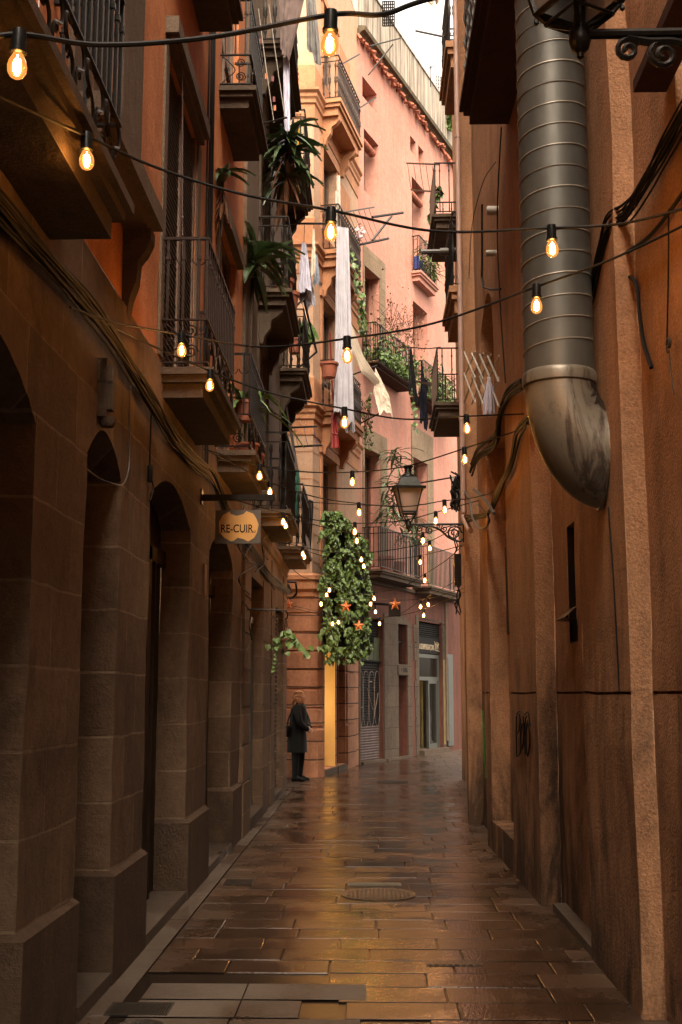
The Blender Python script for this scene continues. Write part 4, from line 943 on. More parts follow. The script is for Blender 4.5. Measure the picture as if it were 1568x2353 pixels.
# ---------- lanterns
def lantern(name, label, c_, rz, s_, arm_len, miron, glass, zb=.15):
    root = thing(name, label, 'street lamp', tuple(c_), 'wall lanterns on scrolled brackets')
    rot = lambda p: V(c_[0]+s_*(p[0]*math.cos(rz)-p[1]*math.sin(rz)), c_[1]+s_*(p[0]*math.sin(rz)+p[1]*math.cos(rz)), c_[2]+s_*p[2])
    sq = lambda h, z: [rot((a*h, b*h, z)) for a, b in ((-1, -1), (1, -1), (1, 1), (-1, 1))]
    # z=0 at the arm, glass .14 -> .45
    f = MB(); zt, hb, ht = .455, .092, .16
    for a, b in ((-1, -1), (1, -1), (1, 1), (-1, 1)):
        f.tube([rot((a*hb, b*hb, zb)), rot((a*ht, b*ht, zt))], .011*s_, 5)
        f.tube(catmull([rot((a*hb, b*hb, zb)), rot((a*hb*.7, b*hb*.7, zb*.5)), rot((a*.02, b*.02, .02))], 4), .008*s_, 5)
        f.lathe([(.001, -.02), (.009, -.012), (.009, 0), (.004, .01)], rot((a*hb, b*hb, zb-.02)), 6)
    for k in range(4):
        f.tube([sq(hb, zb)[k], sq(hb, zb)[(k+1) % 4]], .012*s_, 5); f.tube([sq(hb*.8, zb-.04)[k], sq(hb*.8, zb-.04)[(k+1) % 4]], .006*s_, 5)
    f.build('frame', miron, root)
    g_ = MB()
    for k in range(4): g_.face([sq(hb, zb)[k], sq(hb, zb)[(k+1) % 4], sq(ht, zt)[(k+1) % 4], sq(ht, zt)[k]])
    g_.build('glass', glass, root)
    rf = MB(); rf.loft([sq(.20, .44), sq(.205, .47), sq(.165, .475)], smooth=False); rf.loft([sq(.155, .476), sq(.145, .49), sq(.10, .60)], smooth=False)
    i = len(rf.v); rf.lathe([(.088, .60), (.09, .615), (.075, .645), (.05, .66), (.042, .69), (.048, .70), (.044, .715), (.055, .735), (.072, .75), (.06, .76), (.02, .77)], (0, 0, 0), 16)
    for q in range(i, len(rf.v)): rf.v[q] = rot(rf.v[q])
    rf.build('roof', miron, root)
    kb = MB(); kb.lathe([(.003, -.10), (.012, -.09), (.012, -.075), (.03, -.06), (.038, -.03), (.036, 0), (.022, .03), (.018, .07)], c_, 12); kb.build('knob', miron, root)
    ar = MB(); q = lambda x_, z_: V(c_[0]+x_, c_[1], c_[2]+z_)
    ar.tube([q(.02, -.005), q(arm_len, -.005)], .016*s_, 8); ar.build('arm', miron, root)
    br = MB(); k_ = arm_len-.16*1 if arm_len < .9 else arm_len; w_ = min(.62, arm_len*.86); x1 = arm_len; x0 = x1-w_
    fr_ = lambda s, d, z: q(x0+s, z)
    br.tube(spiral(fr_, .05, 0, -.065, .045, 1.5, .5), .011, 6); br.tube(spiral(fr_, .17, 0, -.085, .055, 1.6, 1.0), .012, 6)
    br.tube(catmull([fr_(.05, 0, -.02), fr_(.12, 0, -.035), fr_(.22, 0, -.04), fr_(.32, 0, -.09), fr_(.42, 0, -.18), fr_(w_-.06, 0, -.225), fr_(w_, 0, -.19)], 6), .015, 6)
    br.tube(spiral(fr_, w_-.12, 0, -.12, .10, 1.8, 0), .012, 6); br.tube(spiral(fr_, .36, 0, -.065, .045, 1.5, 2), .009, 6); br.tube(spiral(fr_, .29, 0, -.035, .025, 1.2, 2), .007, 6)
    br.tube([fr_(w_, 0, .02), fr_(w_, 0, -.24)], .014, 6)
    br.build('scroll_bracket', miron, root)
    return root
c_ = onY(939, 1204, 14.97); lantern('street_lamp', 'distant green black street lantern with pale glass against the pink building', c_, .12, 1.0, 1.21-c_.x, M['lamp_iron'], M['lampglass'])
c_ = onY(1332, 76, 3.75); lantern('street_lamp', 'near lantern cut off by the top edge, in front of the duct', c_, .5, 1.12, 1.46-c_.x, M['iron'], M['lampglass2'], .085)

# ---------- hanging shop sign
sn = thing('hanging_sign', 'grey square signboard with mustard hide shape reading RE-CUIR. hanging on chains', 'sign', tuple(onX(462, 1143, XL)))
SY = onX(462, 1143, XL).y; sa = lambda x, y, dy=0: onY(x, y, SY)+V(0, dy, 0)
x = MB(); a, b = sa(460, 1137), sa(634, 1150); x.box((XL, SY-.018, b.z), (b.x, SY+.018, a.z)); x.box((XL, SY-.05, sa(460, 1160).z), (XL+.015, SY+.05, sa(460, 1125).z)); x.build('arm', M['iron'], sn)
x = MB(); a, b = sa(496, 1173), sa(599, 1249); x.box((a.x, SY-.012, b.z), (b.x, SY+.012, a.z)); bo = x.build('board', M['signboard'], sn)
hz = [(504, 1200), (513, 1184), (528, 1176), (532, 1182), (545, 1186), (560, 1182), (567, 1175), (583, 1181), (590, 1192), (595, 1206), (591, 1225), (585, 1236), (571, 1245), (560, 1239), (547, 1236), (538, 1243), (531, 1244), (516, 1236), (505, 1224)]
x = MB(); F_ = [sa(u_, v_, -.016) for u_, v_ in hz]; Bk = [sa(u_, v_, -.0125) for u_, v_ in hz]
x.face(F_)
for k in range(len(hz)): x.face([F_[k], F_[(k+1) % len(hz)], Bk[(k+1) % len(hz)], Bk[k]])
x.build('hide_shape', M['signgold'], bo)
text_mesh('RE-CUIR', .098, M['signblack'], bo, sa(545, 1216, -.0165), (1, 0, 0), (0, 0, 1), sx=.78, depth=.0006)
sm_ = MB()                                                  # serifs and the small registered mark
for u_ in (514, 520, 526, 557, 564, 570, 576, 582):
    p = sa(u_, 1225, -.0172); sm_.box((p.x-.004, p.y-.0006, p.z), (p.x+.009, p.y, p.z+.003))
p = sa(586, 1222, -.0172); sm_.tube([p+V(.008*math.cos(k), 0, .008*math.sin(k)) for k in range(7)], .002, 4); sm_.build('lettering_serifs', M['signblack'], bo)
for u_ in (517, 583):
    ch = MB()
    for k in range(3): p = sa(u_, 1153+k*8, 0); ch.tube([p+V(.009*math.cos(j*math.pi/4), .004*math.sin(j*math.pi/4)*(k % 2), .014*math.sin(j*math.pi/4)) for j in range(9)], .0028, 4)
    ch.build('chain', M['iron'], sn)

# ---------- cable bundles
def bundle(name, label, path, n, r, spread, mat=None, sag=.03, seed=1, cat='cables', group=None):
    g_ = random.Random(seed); root = thing(name, label, cat, tuple(path[0]), group)
    for k in range(n):
        off = V(g_.uniform(-.3, .3)*spread, 0, g_.uniform(-1, 1)*spread); P = []
        for i, p in enumerate(path):
            P.append(Vector(p)+off+V(g_.uniform(-.2, .2)*spread, g_.uniform(-1, 1)*sag, g_.uniform(-1, 1)*sag))
        x = MB(); x.tube(catmull(P, 6), r*g_.uniform(.7, 1.3), 6); x.build('cable', mat or M['cable'], root)
    return root
path = [V(XL+.05, y_, 3.47+.05*math.sin(y_*1.3)) for y_ in [1.5, 2.5, 3.5, 4.3, 5.0, 5.6, 6.2, 6.8, 7.4, 8.1, 8.8, 9.6, 10.4]]+[V(XL+.06, 11.2, 3.38), V(XL+.06, 12.0, 3.32), V(XL+.06, 13.0, 3.3), V(X2+.05, 14.2, 3.25), V(X2+.05, 16, 3.2), V(X2+.05, 18, 3.25), V(X2+.05, 20.3, 3.3)]
bundle('cable_bundle', 'thick sagging bundle of black cables fixed along the top of the left stone wall', path, 14, .0062, .05, seed=3, sag=.022)
Rw = lambda x, y, X=1.42: onX(x, y, X)
bundle('cable_bundle', 'black cables fanning from the right edge down behind the big duct', [Rw(1580, 255, 1.42), Rw(1530, 345, 1.42), Rw(1480, 430, 1.41), Rw(1440, 490, 1.40), Rw(1400, 520, 1.34), Rw(1378, 590, 1.33), Rw(1362, 660, 1.33), Rw(1352, 700, 1.34)], 12, .0065, .045, seed=5, sag=.02, cat='cables')
bundle('cable_bundle', 'tangled black cables from behind the duct down to the white junction box', [Rw(1202, 880, 1.27), Rw(1165, 915, 1.26), Rw(1148, 960, 1.24), Rw(1140, 1010, 1.24), Rw(1100, 1040, 1.22), Rw(1085, 1080, 1.2)], 6, .013, .05, seed=8, sag=.03, cat='cables')
bundle('cable_bundle', 'looser black cables hanging from below the duct elbow towards the lantern arm', [Rw(1215, 955, 1.27), Rw(1188, 985, 1.25), Rw(1172, 1060, 1.24), Rw(1140, 1130, 1.23), Rw(1120, 1170, 1.22), Rw(1068, 1190, 1.2)], 5, .012, .05, seed=9, sag=.04, cat='cables')
def wire(nm, lab, P, r, mat=None, n=6, cat='cable', grp=None):
    x = MB(); x.tube(catmull([Vector(p)-Vector(P[0]) for p in P], n), r, 6); o = x.build(nm, mat or M['cable'], None, lab, cat, grp); o.location = P[0]; return o
wire('wall_conduit', 'thick black conduit hooking down the right wall beyond the duct', [Rw(1352, 722, 1.35), Rw(1375, 672, 1.36), Rw(1400, 640, 1.41), Rw(1440, 634, 1.42), Rw(1463, 655, 1.43), Rw(1470, 720, 1.43), Rw(1480, 790, 1.44), Rw(1497, 845, 1.44)], .011)
wire('wall_conduit', 'black conduit curving from the top right edge behind the duct, nearest the viewer', [Rw(1600, 400, 1.42), Rw(1500, 535, 1.42), Rw(1430, 585, 1.41), Rw(1390, 600, 1.36), Rw(1366, 690, 1.35)], .011)
wire('hanging_wire', 'thin black wire dropping to a rusty hook near the right edge', [Rw(1537, 480, 1.44), Rw(1536, 640, 1.44), Rw(1533, 790, 1.44), Rw(1535, 810, 1.43)], .004)
wire('hanging_wire', 'long thin wire falling from the red brown soffit beside the duct', [V(1.22, 10.1, 6.7), Rw(1143, 500, 1.24), Rw(1150, 700, 1.24), Rw(1162, 880, 1.25)], .006)
wire('hanging_wire', 'short slack wire crossing behind the drainpipe top', [V(1.22, 10.6, 6.6), Rw(1110, 420, 1.23), Rw(1085, 520, 1.23), Rw(1078, 640, 1.22)], .005)
wire('wall_conduit', 'square bent black conduit beside the arched window on the right', [Rw(1108, 470, 1.24), Rw(1108, 600, 1.24), Rw(1111, 660, 1.24), Rw(1150, 664, 1.24)], .012, n=2)
wire('wall_conduit', 'grey flexible conduit loop under the junction box', [Rw(1068, 1130, 1.2), Rw(1080, 1150, 1.18), Rw(1086, 1190, 1.18), Rw(1105, 1215, 1.2), Rw(1125, 1195, 1.22), Rw(1100, 1160, 1.2)], .013, M['greycable'])
wire('wall_conduit', 'second grey conduit crossing the end of the white drainpipe', [Rw(1090, 1125, 1.2), Rw(1120, 1155, 1.2), Rw(1135, 1180, 1.2)], .018, M['greycable'])
wire('wall_conduit', 'straight hanging black conduit strip below the duct elbow', [Rw(1398, 1165, 1.34), Rw(1408, 1300, 1.34), Rw(1415, 1420, 1.34), Rw(1424, 1590, 1.342)], .005)
lw_ = lambda x, y, X=XL+.02: onX(x, y, X)
wire('hanging_wire', 'loop of grey cable sagging across the first arch on the left', [lw_(335, 740+120), lw_(300, 900), lw_(298, 1060), lw_(285, 1110, XL+.03), lw_(262, 1112, XL+.06), lw_(230, 1100, XL-.02), lw_(195, 1075, XL-.05)], .005, M['greycable'])
wire('hanging_wire', 'black plug wire hanging between the first and second left arches', [lw_(348, 950), lw_(345, 1050), lw_(346, 1085), lw_(352, 1120), lw_(345, 1150)], .006)
x = MB(); p = lw_(345, 1088); x.lathe([(.012, -.06), (.018, -.05), (.018, .05), (.008, .06)], (0, 0, 0), 8); o = x.build('cable_plug', M['cable'], None, 'small black plug hanging between the first and second arch', 'plug'); o.location = p
# messy wires round the hanging sign
for k, lab in enumerate(('tangled wires hanging behind the mustard sign', 'thin wire loop below the right corner of the mustard sign', 'wires drooping beside the black door past the sign', 'long slack wire left of the black shop door')):
    g_ = random.Random(40+k); b_ = [(560, 1160), (600, 1200), (570, 1260), (575, 1380)][k]
    P = [onX(b_[0]+g_.uniform(-18, 22), b_[1]+j*22+g_.uniform(-8, 8), X2+.05+g_.uniform(0, .06)) for j in range(6)]
    wire('hanging_wire', lab, P, .008, grp=None)
# wall brackets of the bundles on the cream front
wr = thing('riser_cables', 'four black cables bending down the cream corner wall', 'cables', tuple(onY(700, 1150, 22.85)))
for k in range(4):
    x = MB(); x.tube(catmull([onY(678, 1148+k*1.5, 22.87), onY(703+k*3, 1146+k*2, 22.87), onY(707+k*4, 1160, 22.87), onY(703+k*4, 1230, 22.88), onY(700+k*4, 1290, 22.88)], 5), .016, 5); x.build('cable', M['cable'], wr)

# ---------- right wall fixtures
dpn = thing('drainpipe', 'pale pink drainpipe on the right corner above the lantern', 'drainpipe', (1.23, 14.7, 4))
PX, PY = 1.255, 14.76
pa_ = onX(1069, 1178, 1.20); PY = pa_.y
x = MB(); x.tube([V(1.18, PY, pa_.z), V(1.18, PY, 12)], .035, 10); x.build('pipe', M['pvc'], dpn)
x = MB(); x.tube(catmull([V(1.18, PY, pa_.z+.02), V(1.185, PY-.02, pa_.z-.08), V(1.22, PY-.5, pa_.z-.30)], 5), .037, 10); x.build('elbow', M['pvc'], dpn)
x = MB()
for z in (pa_.z+1.2, pa_.z+3, pa_.z+5): x.cut(); x.lathe([(.037, -.015), (.042, -.015), (.042, .015), (.037, .015)], (1.18, PY, z), 10)
x.each('clamp', M['pvc'], dpn)
for (px, py, r_, l_, lab) in ((1131, 484, .045, .13, 'larger white vent pipe stub on the right wall'), (1129, 582, .033, .10, 'smaller white vent pipe stub below the larger one')):
    p = onX(px, py, 1.22); x = MB(); x.lathe([(r_, 0), (r_, .003), (r_*.8, .004), (r_*.8, .0041)], (0, 0, 0), 12)
    x = MB(); x.tube([V(-.05, 0, 0), V(l_*.6, 0, 0)], r_, 12); x.tube([V(-.054, 0, 0), V(-.049, 0, 0)], r_*.75, 10); o = x.build('vent_pipe', M['white'], None, lab, 'vent pipe'); o.location = p
p = onX(1040, 578, 1.35); x = MB(); x.tube([V(-.2, 0, 0), V(.35, 0, 0)], .06, 10); x.tube([V(-.5, 0, 0), V(-.2, 0, 0)], .04, 8); o = x.build('vent_pipe', M['greycable'], None, 'grey pipe stub poking out beside the black balcony railing on the right', 'vent pipe'); o.location = p
p = onX(1052, 1120, 1.18); jb = thing('junction_box', 'pale junction box tangled with wires above the lantern bracket', 'junction box', tuple(p))
x = MB(); x.box((1.10, p.y-.1, p.z-.28), (1.2, p.y+.1, p.z+.12)); x.build('box', M['white'], jb)
x = MB()
for k in range(7): x.tube(catmull([V(1.15+rnd.uniform(-.08, .06), p.y-.12+rnd.uniform(-.03, .03), p.z+.15-.09*j+rnd.uniform(-.05, .05)) for j in range(6)], 4), .012, 5)
x.build('wire_tangle', M['cable'], jb)
p = onX(1056, 1312, 1.19); x = MB(); x.box((-.07, -.08, -.2), (.02, .08, .22)); 
for k in range(5): x.tube(catmull([V(-.03+rnd.uniform(-.04, .04), -.05, .22-.0*j+(.1*j if k < 2 else -.12*j-.42)+rnd.uniform(-.03, .03)) for j in range(4)], 3), .009, 5)
o = x.build('meter_box', M['iron'], None, 'black cable box on the far right corner below the lantern', 'box'); o.location = p
# scissor gate
sgt = thing('scissor_rack', 'white extending lattice drying rack on the right wall beside the arch', 'drying rack', tuple(onX(1100, 860, 1.2)))
for rr2, (yt, yb) in enumerate(((808, 868), (858, 925))):
    x = MB()
    for k in range(4):
        xa, xb = 1067+k*18, 1067+(k+1)*18+ (7 if k == 3 else 4); dy = k*3
        for (u0, v0, u1, v1, off) in ((xa, yt+dy, xa+26, yb+dy, 0), (xa+26, yt+dy, xa, yb+dy, .012)):
            A = onX(u0, v0, 1.16+off); B = onX(u1, v1, 1.16+off); x.tube([A, B], .010, 4)
    x.build('lattice_row', M['white'], sgt)
mp = thing('mop_head', 'grey violet mop of strings hanging on the white lattice rack', 'mop', tuple(onX(1125, 880, 1.12)))
x = MB(); q = onX(1124, 872, 1.12)
for k in range(46):
    a = rnd.uniform(0, 6.28); r_ = rnd.uniform(0, .05); x.tube(catmull([q+V(0, 0, .02), q+V(r_*.5*math.cos(a), r_*.5*math.sin(a), -.06), q+V(r_*math.cos(a), r_*math.sin(a), -.18), q+V(r_*1.1*math.cos(a), r_*math.sin(a), -.28-rnd.uniform(0, .08))], 3), .007, 4)
x.build('strings', M['cloth_lilac'], mp)
# graffiti and spray on the right wall
gX = 1.238+.035
def tagline(pts, r, name, mat, parent, X=1.262): x = MB(); x.tube(catmull([onX(a, b, X) for a, b in pts], 5), r, 4); x.build(name, mat, parent)
x = MB()
wx = lambda a, b: onX(a, b, 1.272)
for pts in ([(1188, 1738), (1187, 1690), (1187, 1645)], [(1187, 1645), (1193, 1640), (1196, 1658), (1193, 1680), (1188, 1688), (1195, 1696), (1198, 1715), (1195, 1733), (1188, 1738)],
            [(1200, 1662), (1197, 1690), (1200, 1722), (1204, 1690), (1200, 1662)], [(1203, 1645), (1205, 1690), (1208, 1735)], [(1205, 1690), (1208, 1655), (1211, 1645)],
            [(1213, 1655), (1209, 1695), (1213, 1738), (1218, 1695), (1213, 1655)], [(1187, 1640), (1196, 1634), (1206, 1642), (1214, 1636), (1219, 1668)]):
    x.tube(catmull([wx(*p) for p in pts], 5), .0062, 4)
x.build('graffiti_tag', M['ink'], b5)
x = MB(); x.tube([onX(1110, 1632, 1.383), onX(1113, 1680, 1.383), onX(1114, 1735, 1.383), onX(1117, 1790, 1.383)], lambda t: .018*math.sin(math.pi*min(1, t+.15))+.004, 5); x.build('green_spray', M['lime'], b5)
p = onX(1379, 1400, 1.42); x = MB(); x.lathe([(.001, 0), (.02, .004), (.03, .018), (.03, .03)], (0, 0, 0), 10); o = x.build('alarm_light', M['red'], None, 'small red button light on the right wall', 'light'); o.rotation_euler = (0, -math.pi/2, 0); o.location = p+V(.02, 0, 0)
hk = thing('pulley_hook', 'rusty pulley hook with frayed cord near the right edge', 'hook', tuple(Rw(1535, 790, 1.43)))
x = MB(); q = Rw(1537, 790, 1.42); x.tube(spiral(lambda s, d, z: q+V(d, s, z), 0, 0, 0, .03, 1.3), .008, 6); x.tube([q+V(.0, .0, -.03), q+V(0, -.01, -.12), q+V(0, -.03, -.18), q+V(0, -.05, -.26)], .004, 5); x.build('hook', M['slab'], hk)

# ---------- left wall fixtures
p = lw_(241, 890, XL+.03); x = MB(); x.box((-.03, -.05, -.17), (.02, .05, .15)); x.box((.02, -.03, -.13), (.05, .035, .11)); x.lathe([(.035, -.22), (.045, -.2), (.045, -.17), (.03, -.165)], (.02, 0, 0), 10); o = x.build('wall_intercom', M['palestone'], None, 'pale stone coloured wall fitting above the first left arch', 'fitting'); o.location = p
p = lw_(472, 1330, XL+.012); x = MB(); x.box((-.008, -.06, -.16), (.004, .06, .13)); x.box((.004, -.05, -.15), (.006, .05, -.10)); o = x.build('paper_notice', simple('faded paper notice', (.42, .24, .17), .8), None, 'faded pinkish paper notice beside the third left arch', 'notice'); o.location = p
wl = thing('wall_spotlight', 'black bell shaped spotlight on a bracket at the cream corner', 'spotlight', tuple(onY(655, 1340, 22.6)))
a = onY(640, 1335, 22.5); b = onY(682, 1338, 22.5); x = MB(); x.tube([a, b], .022, 6); x.tube(catmull([onY(680, 1340, 22.6), onY(682, 1362, 22.7), onY(670, 1374, 22.8), onY(655, 1372, 22.88)], 5), .022, 6); x.build('bracket', M['iron'], wl)
x = MB(); q = onY(658, 1352, 22.5); x.lathe([(.13, -.10), (.10, -.02), (.06, .08), (.03, .10)], q, 10); x.build('shade', M['iron'], wl)
q = onY(905, 1401, 27.8); fl_ = thing('floodlight', 'black square floodlight on the pink wall beside the star', 'floodlight', tuple(q)); x = MB(); x.box((q.x-.12, q.y-.1, q.z-.16), (q.x+.16, q.y+.1, q.z+.1)); x.build('housing', M['iron'], fl_); x = MB(); x.tube([q+V(-.5, .1, .15), q+V(0, .1, .12), q+V(.1, .8, .12)], .03, 5); x.build('arm', M['iron'], fl_)

# ---------- road ironwork
def grate(nm, lab, x0, x1, y0, y1, n, along='y'):
    T_ = thing(nm, lab, 'drain cover', (x0, y0, 0), 'cast iron covers in the paving'); g_ = MB(); g_.box((x0, y0, -.006), (x1, y1, .003)); g_.build('dark_pit_plate', M['black'], T_); g_ = MB()  # flat plate, the shade between the bars painted on in black
    for k in range(n):
        t0 = x0+.012+(x1-x0-.024)*k/n; g_.box((t0, y0+.012, .003), (t0+(x1-x0)/n*.55, y1-.012, .009))
    g_.box((x0, y0, .0031), (x1, y0+.012, .0095)); g_.box((x0, y1-.012, .0031), (x1, y1, .0095)); g_.box((x0, y0+.012, .0032), (x0+.01, y1-.012, .0096)); g_.box((x1-.01, y0+.012, .0032), (x1, y1-.012, .0096))
    g_.build('grille', M['castiron'], T_); return T_
grate('drain_grate', 'slotted drain grate in the grey kerb at the bottom left', -1.34, -1.02, 6.17, 6.40, 22)
grate('drain_grate', 'small slotted drain grate beside the second left arch', -1.24, -1.0, 10.2, 10.48, 14)
grate('drain_grate', 'far slotted drain grate in the middle of the bend', .12, .68, 21.5, 22.1, 18)
def cover(lab, cx, cy, r_, n=10):
    g_ = MB(); g_.lathe([(r_, -.004), (r_, .006), (r_-.02, .007), (r_-.025, .004)], (cx, cy, 0), 36)
    k_ = int(r_/.035)
    for i in range(-k_, k_+1):
        for j in range(-k_, k_+1):
            px_, py_ = i*.034, j*.034
            if math.hypot(px_, py_) < r_-.05: g_.box((cx+px_-.010, cy+py_-.010, .004), (cx+px_+.010, cy+py_+.010, .0085))
    tag(g_.build('manhole_cover', M['castiron']), lab, 'manhole cover', 'cast iron covers in the paving')
cover('round studded manhole cover in the middle of the alley', .065, 9.78, .30)
cover('round cover cut off at the bottom left edge', -1.12, 5.98, .115)
g_ = MB(); g_.box((-.19, 10.2, -.004), (.26, 10.36, .004)); g_.box((-.17, 10.22, .004), (.24, 10.34, .008)); tag(g_.build('access_plate', M['graymetal']), 'flat grey metal strip plate just beyond the manhole cover', 'cover plate')
g_ = MB(); g_.box((.33, 7.30, -.004), (.66, 7.43, .003)); 
for k in range(8): g_.box((.34+k*.04, 7.31, .003), (.365+k*.04, 7.42, .007))
tag(g_.build('access_plate', M['castiron']), 'small worn iron plate in the right half of the paving', 'cover plate')
for k in range(16):
    x = MB(); px_ = rnd.uniform(-1.3, 1.2); py_ = rnd.uniform(6.3, 11); s_ = .018; x.face([(-s_, 0, .002), (0, -s_*.5, .004), (s_*1.2, 0, .007), (0, s_*.6, .003)])
# ================================================================ LAUNDRY
def cloth(name, label, cat, top, bot, mat, folds=4, amp=.03, nu=26, nv=26, seed=1, group='laundry hung over the alley', hem=.03, parent=None, sag=0):
    """top and bot: lists of 3d points (left to right); surface between them with hanging folds and ragged hem"""
    g_ = random.Random(seed); ph = g_.uniform(0, 6)
    def along(P, t):
        f = t*(len(P)-1); i = min(int(f), len(P)-2); return Vector(P[i]).lerp(Vector(P[i+1]), f-i)
    x = MB(); G_ = []
    for j in range(nv+1):
        v = j/nv; r_ = []
        for i in range(nu+1):
            u = i/nu; p = along(top, u).lerp(along(bot, u), v)
            a = amp*.6*(.35+.65*v); w_ = 1.6*mnoise.noise(V(u*folds*1.3, v*2.2, ph))+.25*math.sin(u*folds*6.28+ph+v*1.3)+.4*math.sin(u*folds*14+ph*2+v*4)
            p = p+V(.25*a*math.cos(u*folds*6.28+v*2), a*w_, 0)
            p.z += (hem*math.sin(u*9+ph)+hem*.5*math.sin(u*23))*v*v - sag*math.sin(math.pi*u)*(1-v)
            n3 = mnoise.noise(V(u*5, v*14, ph))*.02; p.y += n3; r_.append(p)
        G_.append(r_)
    off = V(0, .006, 0)
    for j in range(nv):
        for i in range(nu):
            x.face([G_[j][i], G_[j][i+1], G_[j+1][i+1], G_[j+1][i]], True)
            x.face([G_[j][i]+off, G_[j+1][i]+off, G_[j+1][i+1]+off, G_[j][i+1]+off], True)
    o = x.build(name, mat, parent, ang=180, loc=tuple(top[0]) if not parent else None)
    # weld the quads so that shading is smooth
    import bmesh
    bm = bmesh.new(); bm.from_mesh(o.data); bmesh.ops.remove_doubles(bm, verts=bm.verts, dist=.0005); bm.to_mesh(o.data); bm.free()
    if not parent: tag(o, label, cat, group)
    return o
def PY(Y, *pts): return [onY(a, b, Y) for a, b in pts]
cloth('long_cloth', 'very long crumpled white cloth hanging down past the cream balconies', 'cloth', PY(23.2, (774, 520), (801, 524)), PY(23.2, (767, 950), (790, 955), (815, 988)), M['cloth_white'], 3, .05, seed=2, nv=70, hem=.08)
cloth('bed_sheet', 'narrow white sheet layer hanging lowest beside the long crumpled cloth', 'sheet', PY(23.35, (790, 800), (802, 800)), PY(23.35, (795, 992), (817, 990)), M['cloth_white'], 2, .04, seed=5, nv=40)
cloth('shirt', 'pale lilac shirt pegged on the pole left of the cream wall', 'shirt', PY(19.6, (694, 555), (704, 560)), PY(19.6, (684, 668), (718, 668)), M['cloth_lilac'], 2, .04, seed=7)
cloth('towel', 'darker lilac towel showing below the pegged shirt', 'towel', PY(19.75, (690, 600), (714, 600)), PY(19.75, (688, 692), (717, 694)), M['cloth_mauve'], 1, .03, seed=9)
cloth('cloth', 'off white cloth corner hanging lowest under the lilac shirt', 'cloth', PY(19.9, (700, 640), (716, 640)), PY(19.9, (703, 712), (727, 698)), M['cloth_white'], 1, .03, seed=10)
cloth('towel', 'grey towel with pointed top hanging right of the lilac shirt', 'towel', PY(19.6, (719, 524), (723, 526)), PY(19.6, (714, 628), (727, 634)), M['cloth_cream'], 1, .03, seed=11)
cloth('trousers', 'pale blue shorts pegged beside the pointed grey towel', 'shorts', PY(19.8, (724, 588), (729, 584)), PY(19.8, (719, 652), (738, 655)), M['cloth_blue'], 1, .03, seed=12)
cloth('blanket', 'broad mauve striped blanket hanging in from the top edge', 'blanket', PY(14.3, (640, -40), (708, -40)), PY(14.3, (645, 118), (664, 140)), M['cloth_mauve'], 5, .05, seed=13)
cloth('curtain_strip', 'long narrow mauve strip of cloth reaching down to the big plant', 'cloth', PY(14.4, (646, -30), (662, -30)), PY(14.4, (654, 300), (668, 305)), M['cloth_lilac'], 2, .04, seed=14, nv=50)
cloth('towel', 'grey towel hanging from the top edge in front of the cream wall', 'towel', PY(20.4, (702, -40), (721, -40)), PY(20.4, (706, 112), (740, 158)), M['cloth_grey'], 2, .07, seed=15, nv=34)
cloth('cloth', 'scrap of white cloth at the top edge beside the sky', 'cloth', PY(15, (955, -30), (1022, -30)), PY(15, (985, 10), (1006, 6)), M['cloth_cream'], 1, .05, seed=16)
cloth('awning_cloth', 'cream cloth band sweeping diagonally down to the drying line', 'cloth', [onY(793, 705, 24.2), onY(838, 822, 24.6), onY(893, 906, 25.2)], [onY(794, 762, 24.2), onY(832, 858, 24.6), onY(880, 900, 25.2)], M['cloth_cream'], 1, .02, seed=17, hem=.01)
cloth('pillowcase', 'crumpled cream pillowcase hanging under the diagonal cloth band', 'pillowcase', PY(25, (862, 842), (880, 880), (894, 908)), PY(25, (858, 912), (874, 945), (905, 962)), M['cloth_cream'], 3, .05, seed=18, hem=.08)
cloth('garment', 'black top pegged leftmost on the line before the planted balcony', 'garment', PY(24, (943, 798), (946, 800)), PY(24, (938, 890), (962, 928)), M['cloth_black'], 2, .05, seed=19, hem=.1)
cloth('garment', 'long navy and black trousers, longest piece on the upper line', 'trousers', PY(24, (967, 830), (971, 830)), PY(24, (965, 975), (986, 984)), M['cloth_navy'], 2, .05, seed=20, hem=.08, nv=40)
cloth('garment', 'black sleeve hanging beside the long navy trousers', 'garment', PY(24.1, (970, 860), (986, 880)), PY(24.1, (962, 930), (975, 945)), M['cloth_black'], 2, .05, seed=21, hem=.1)
cloth('garment', 'small black garment pegged rightmost on the upper line', 'garment', PY(24, (1000, 845), (1003, 847)), PY(24, (996, 898), (1010, 896)), M['cloth_black'], 1, .04, seed=22, hem=.04)
def stick(nm, lab, segs, r=.018, mat='iron', cat='drying rack', wires=(), wm='cable'):
    t = thing(nm, lab, cat, tuple(segs[0][0])); x = MB()
    for a, b in segs: x.tube([a, b], r, 5)
    x.build('frame', M[mat], t)
    if wires:
        x = MB()
        for a, b in wires:
            a = Vector(a); b = Vector(b); m_ = (a+b)/2-V(0, 0, .03); x.tube(catmull([a, m_, b], 4), .005, 4)
        x.build('lines', M[wm], t)
    return t
stick('clothes_pole', 'black metal pole the lilac shirt and blue shorts hang from', [(onY(648, 514, 19.6), onY(765, 514, 19.6)), (onY(652, 530, 19.6), onY(652, 506, 19.6))], .022, cat='pole', wires=[(onY(700, 516, 19.6), onY(699, 556, 19.6)), (onY(722, 516, 19.6), onY(721, 526, 19.6))])
F = lambda x, y, Y: onY(x, y, Y)
stick('drying_rack', 'folding black rack jutting from the left balcony below the shirt', [(F(600, 790, 16.6), F(698, 686, 18)), (F(698, 686, 18), F(728, 809, 19.4)), (F(728, 809, 19.4), F(640, 886, 19.0))], .018,
      wires=[(F(613+20*k, 774-21*k, 16.9+.25*k), F(655+18*k, 874-16*k, 19.1)) for k in range(5)])
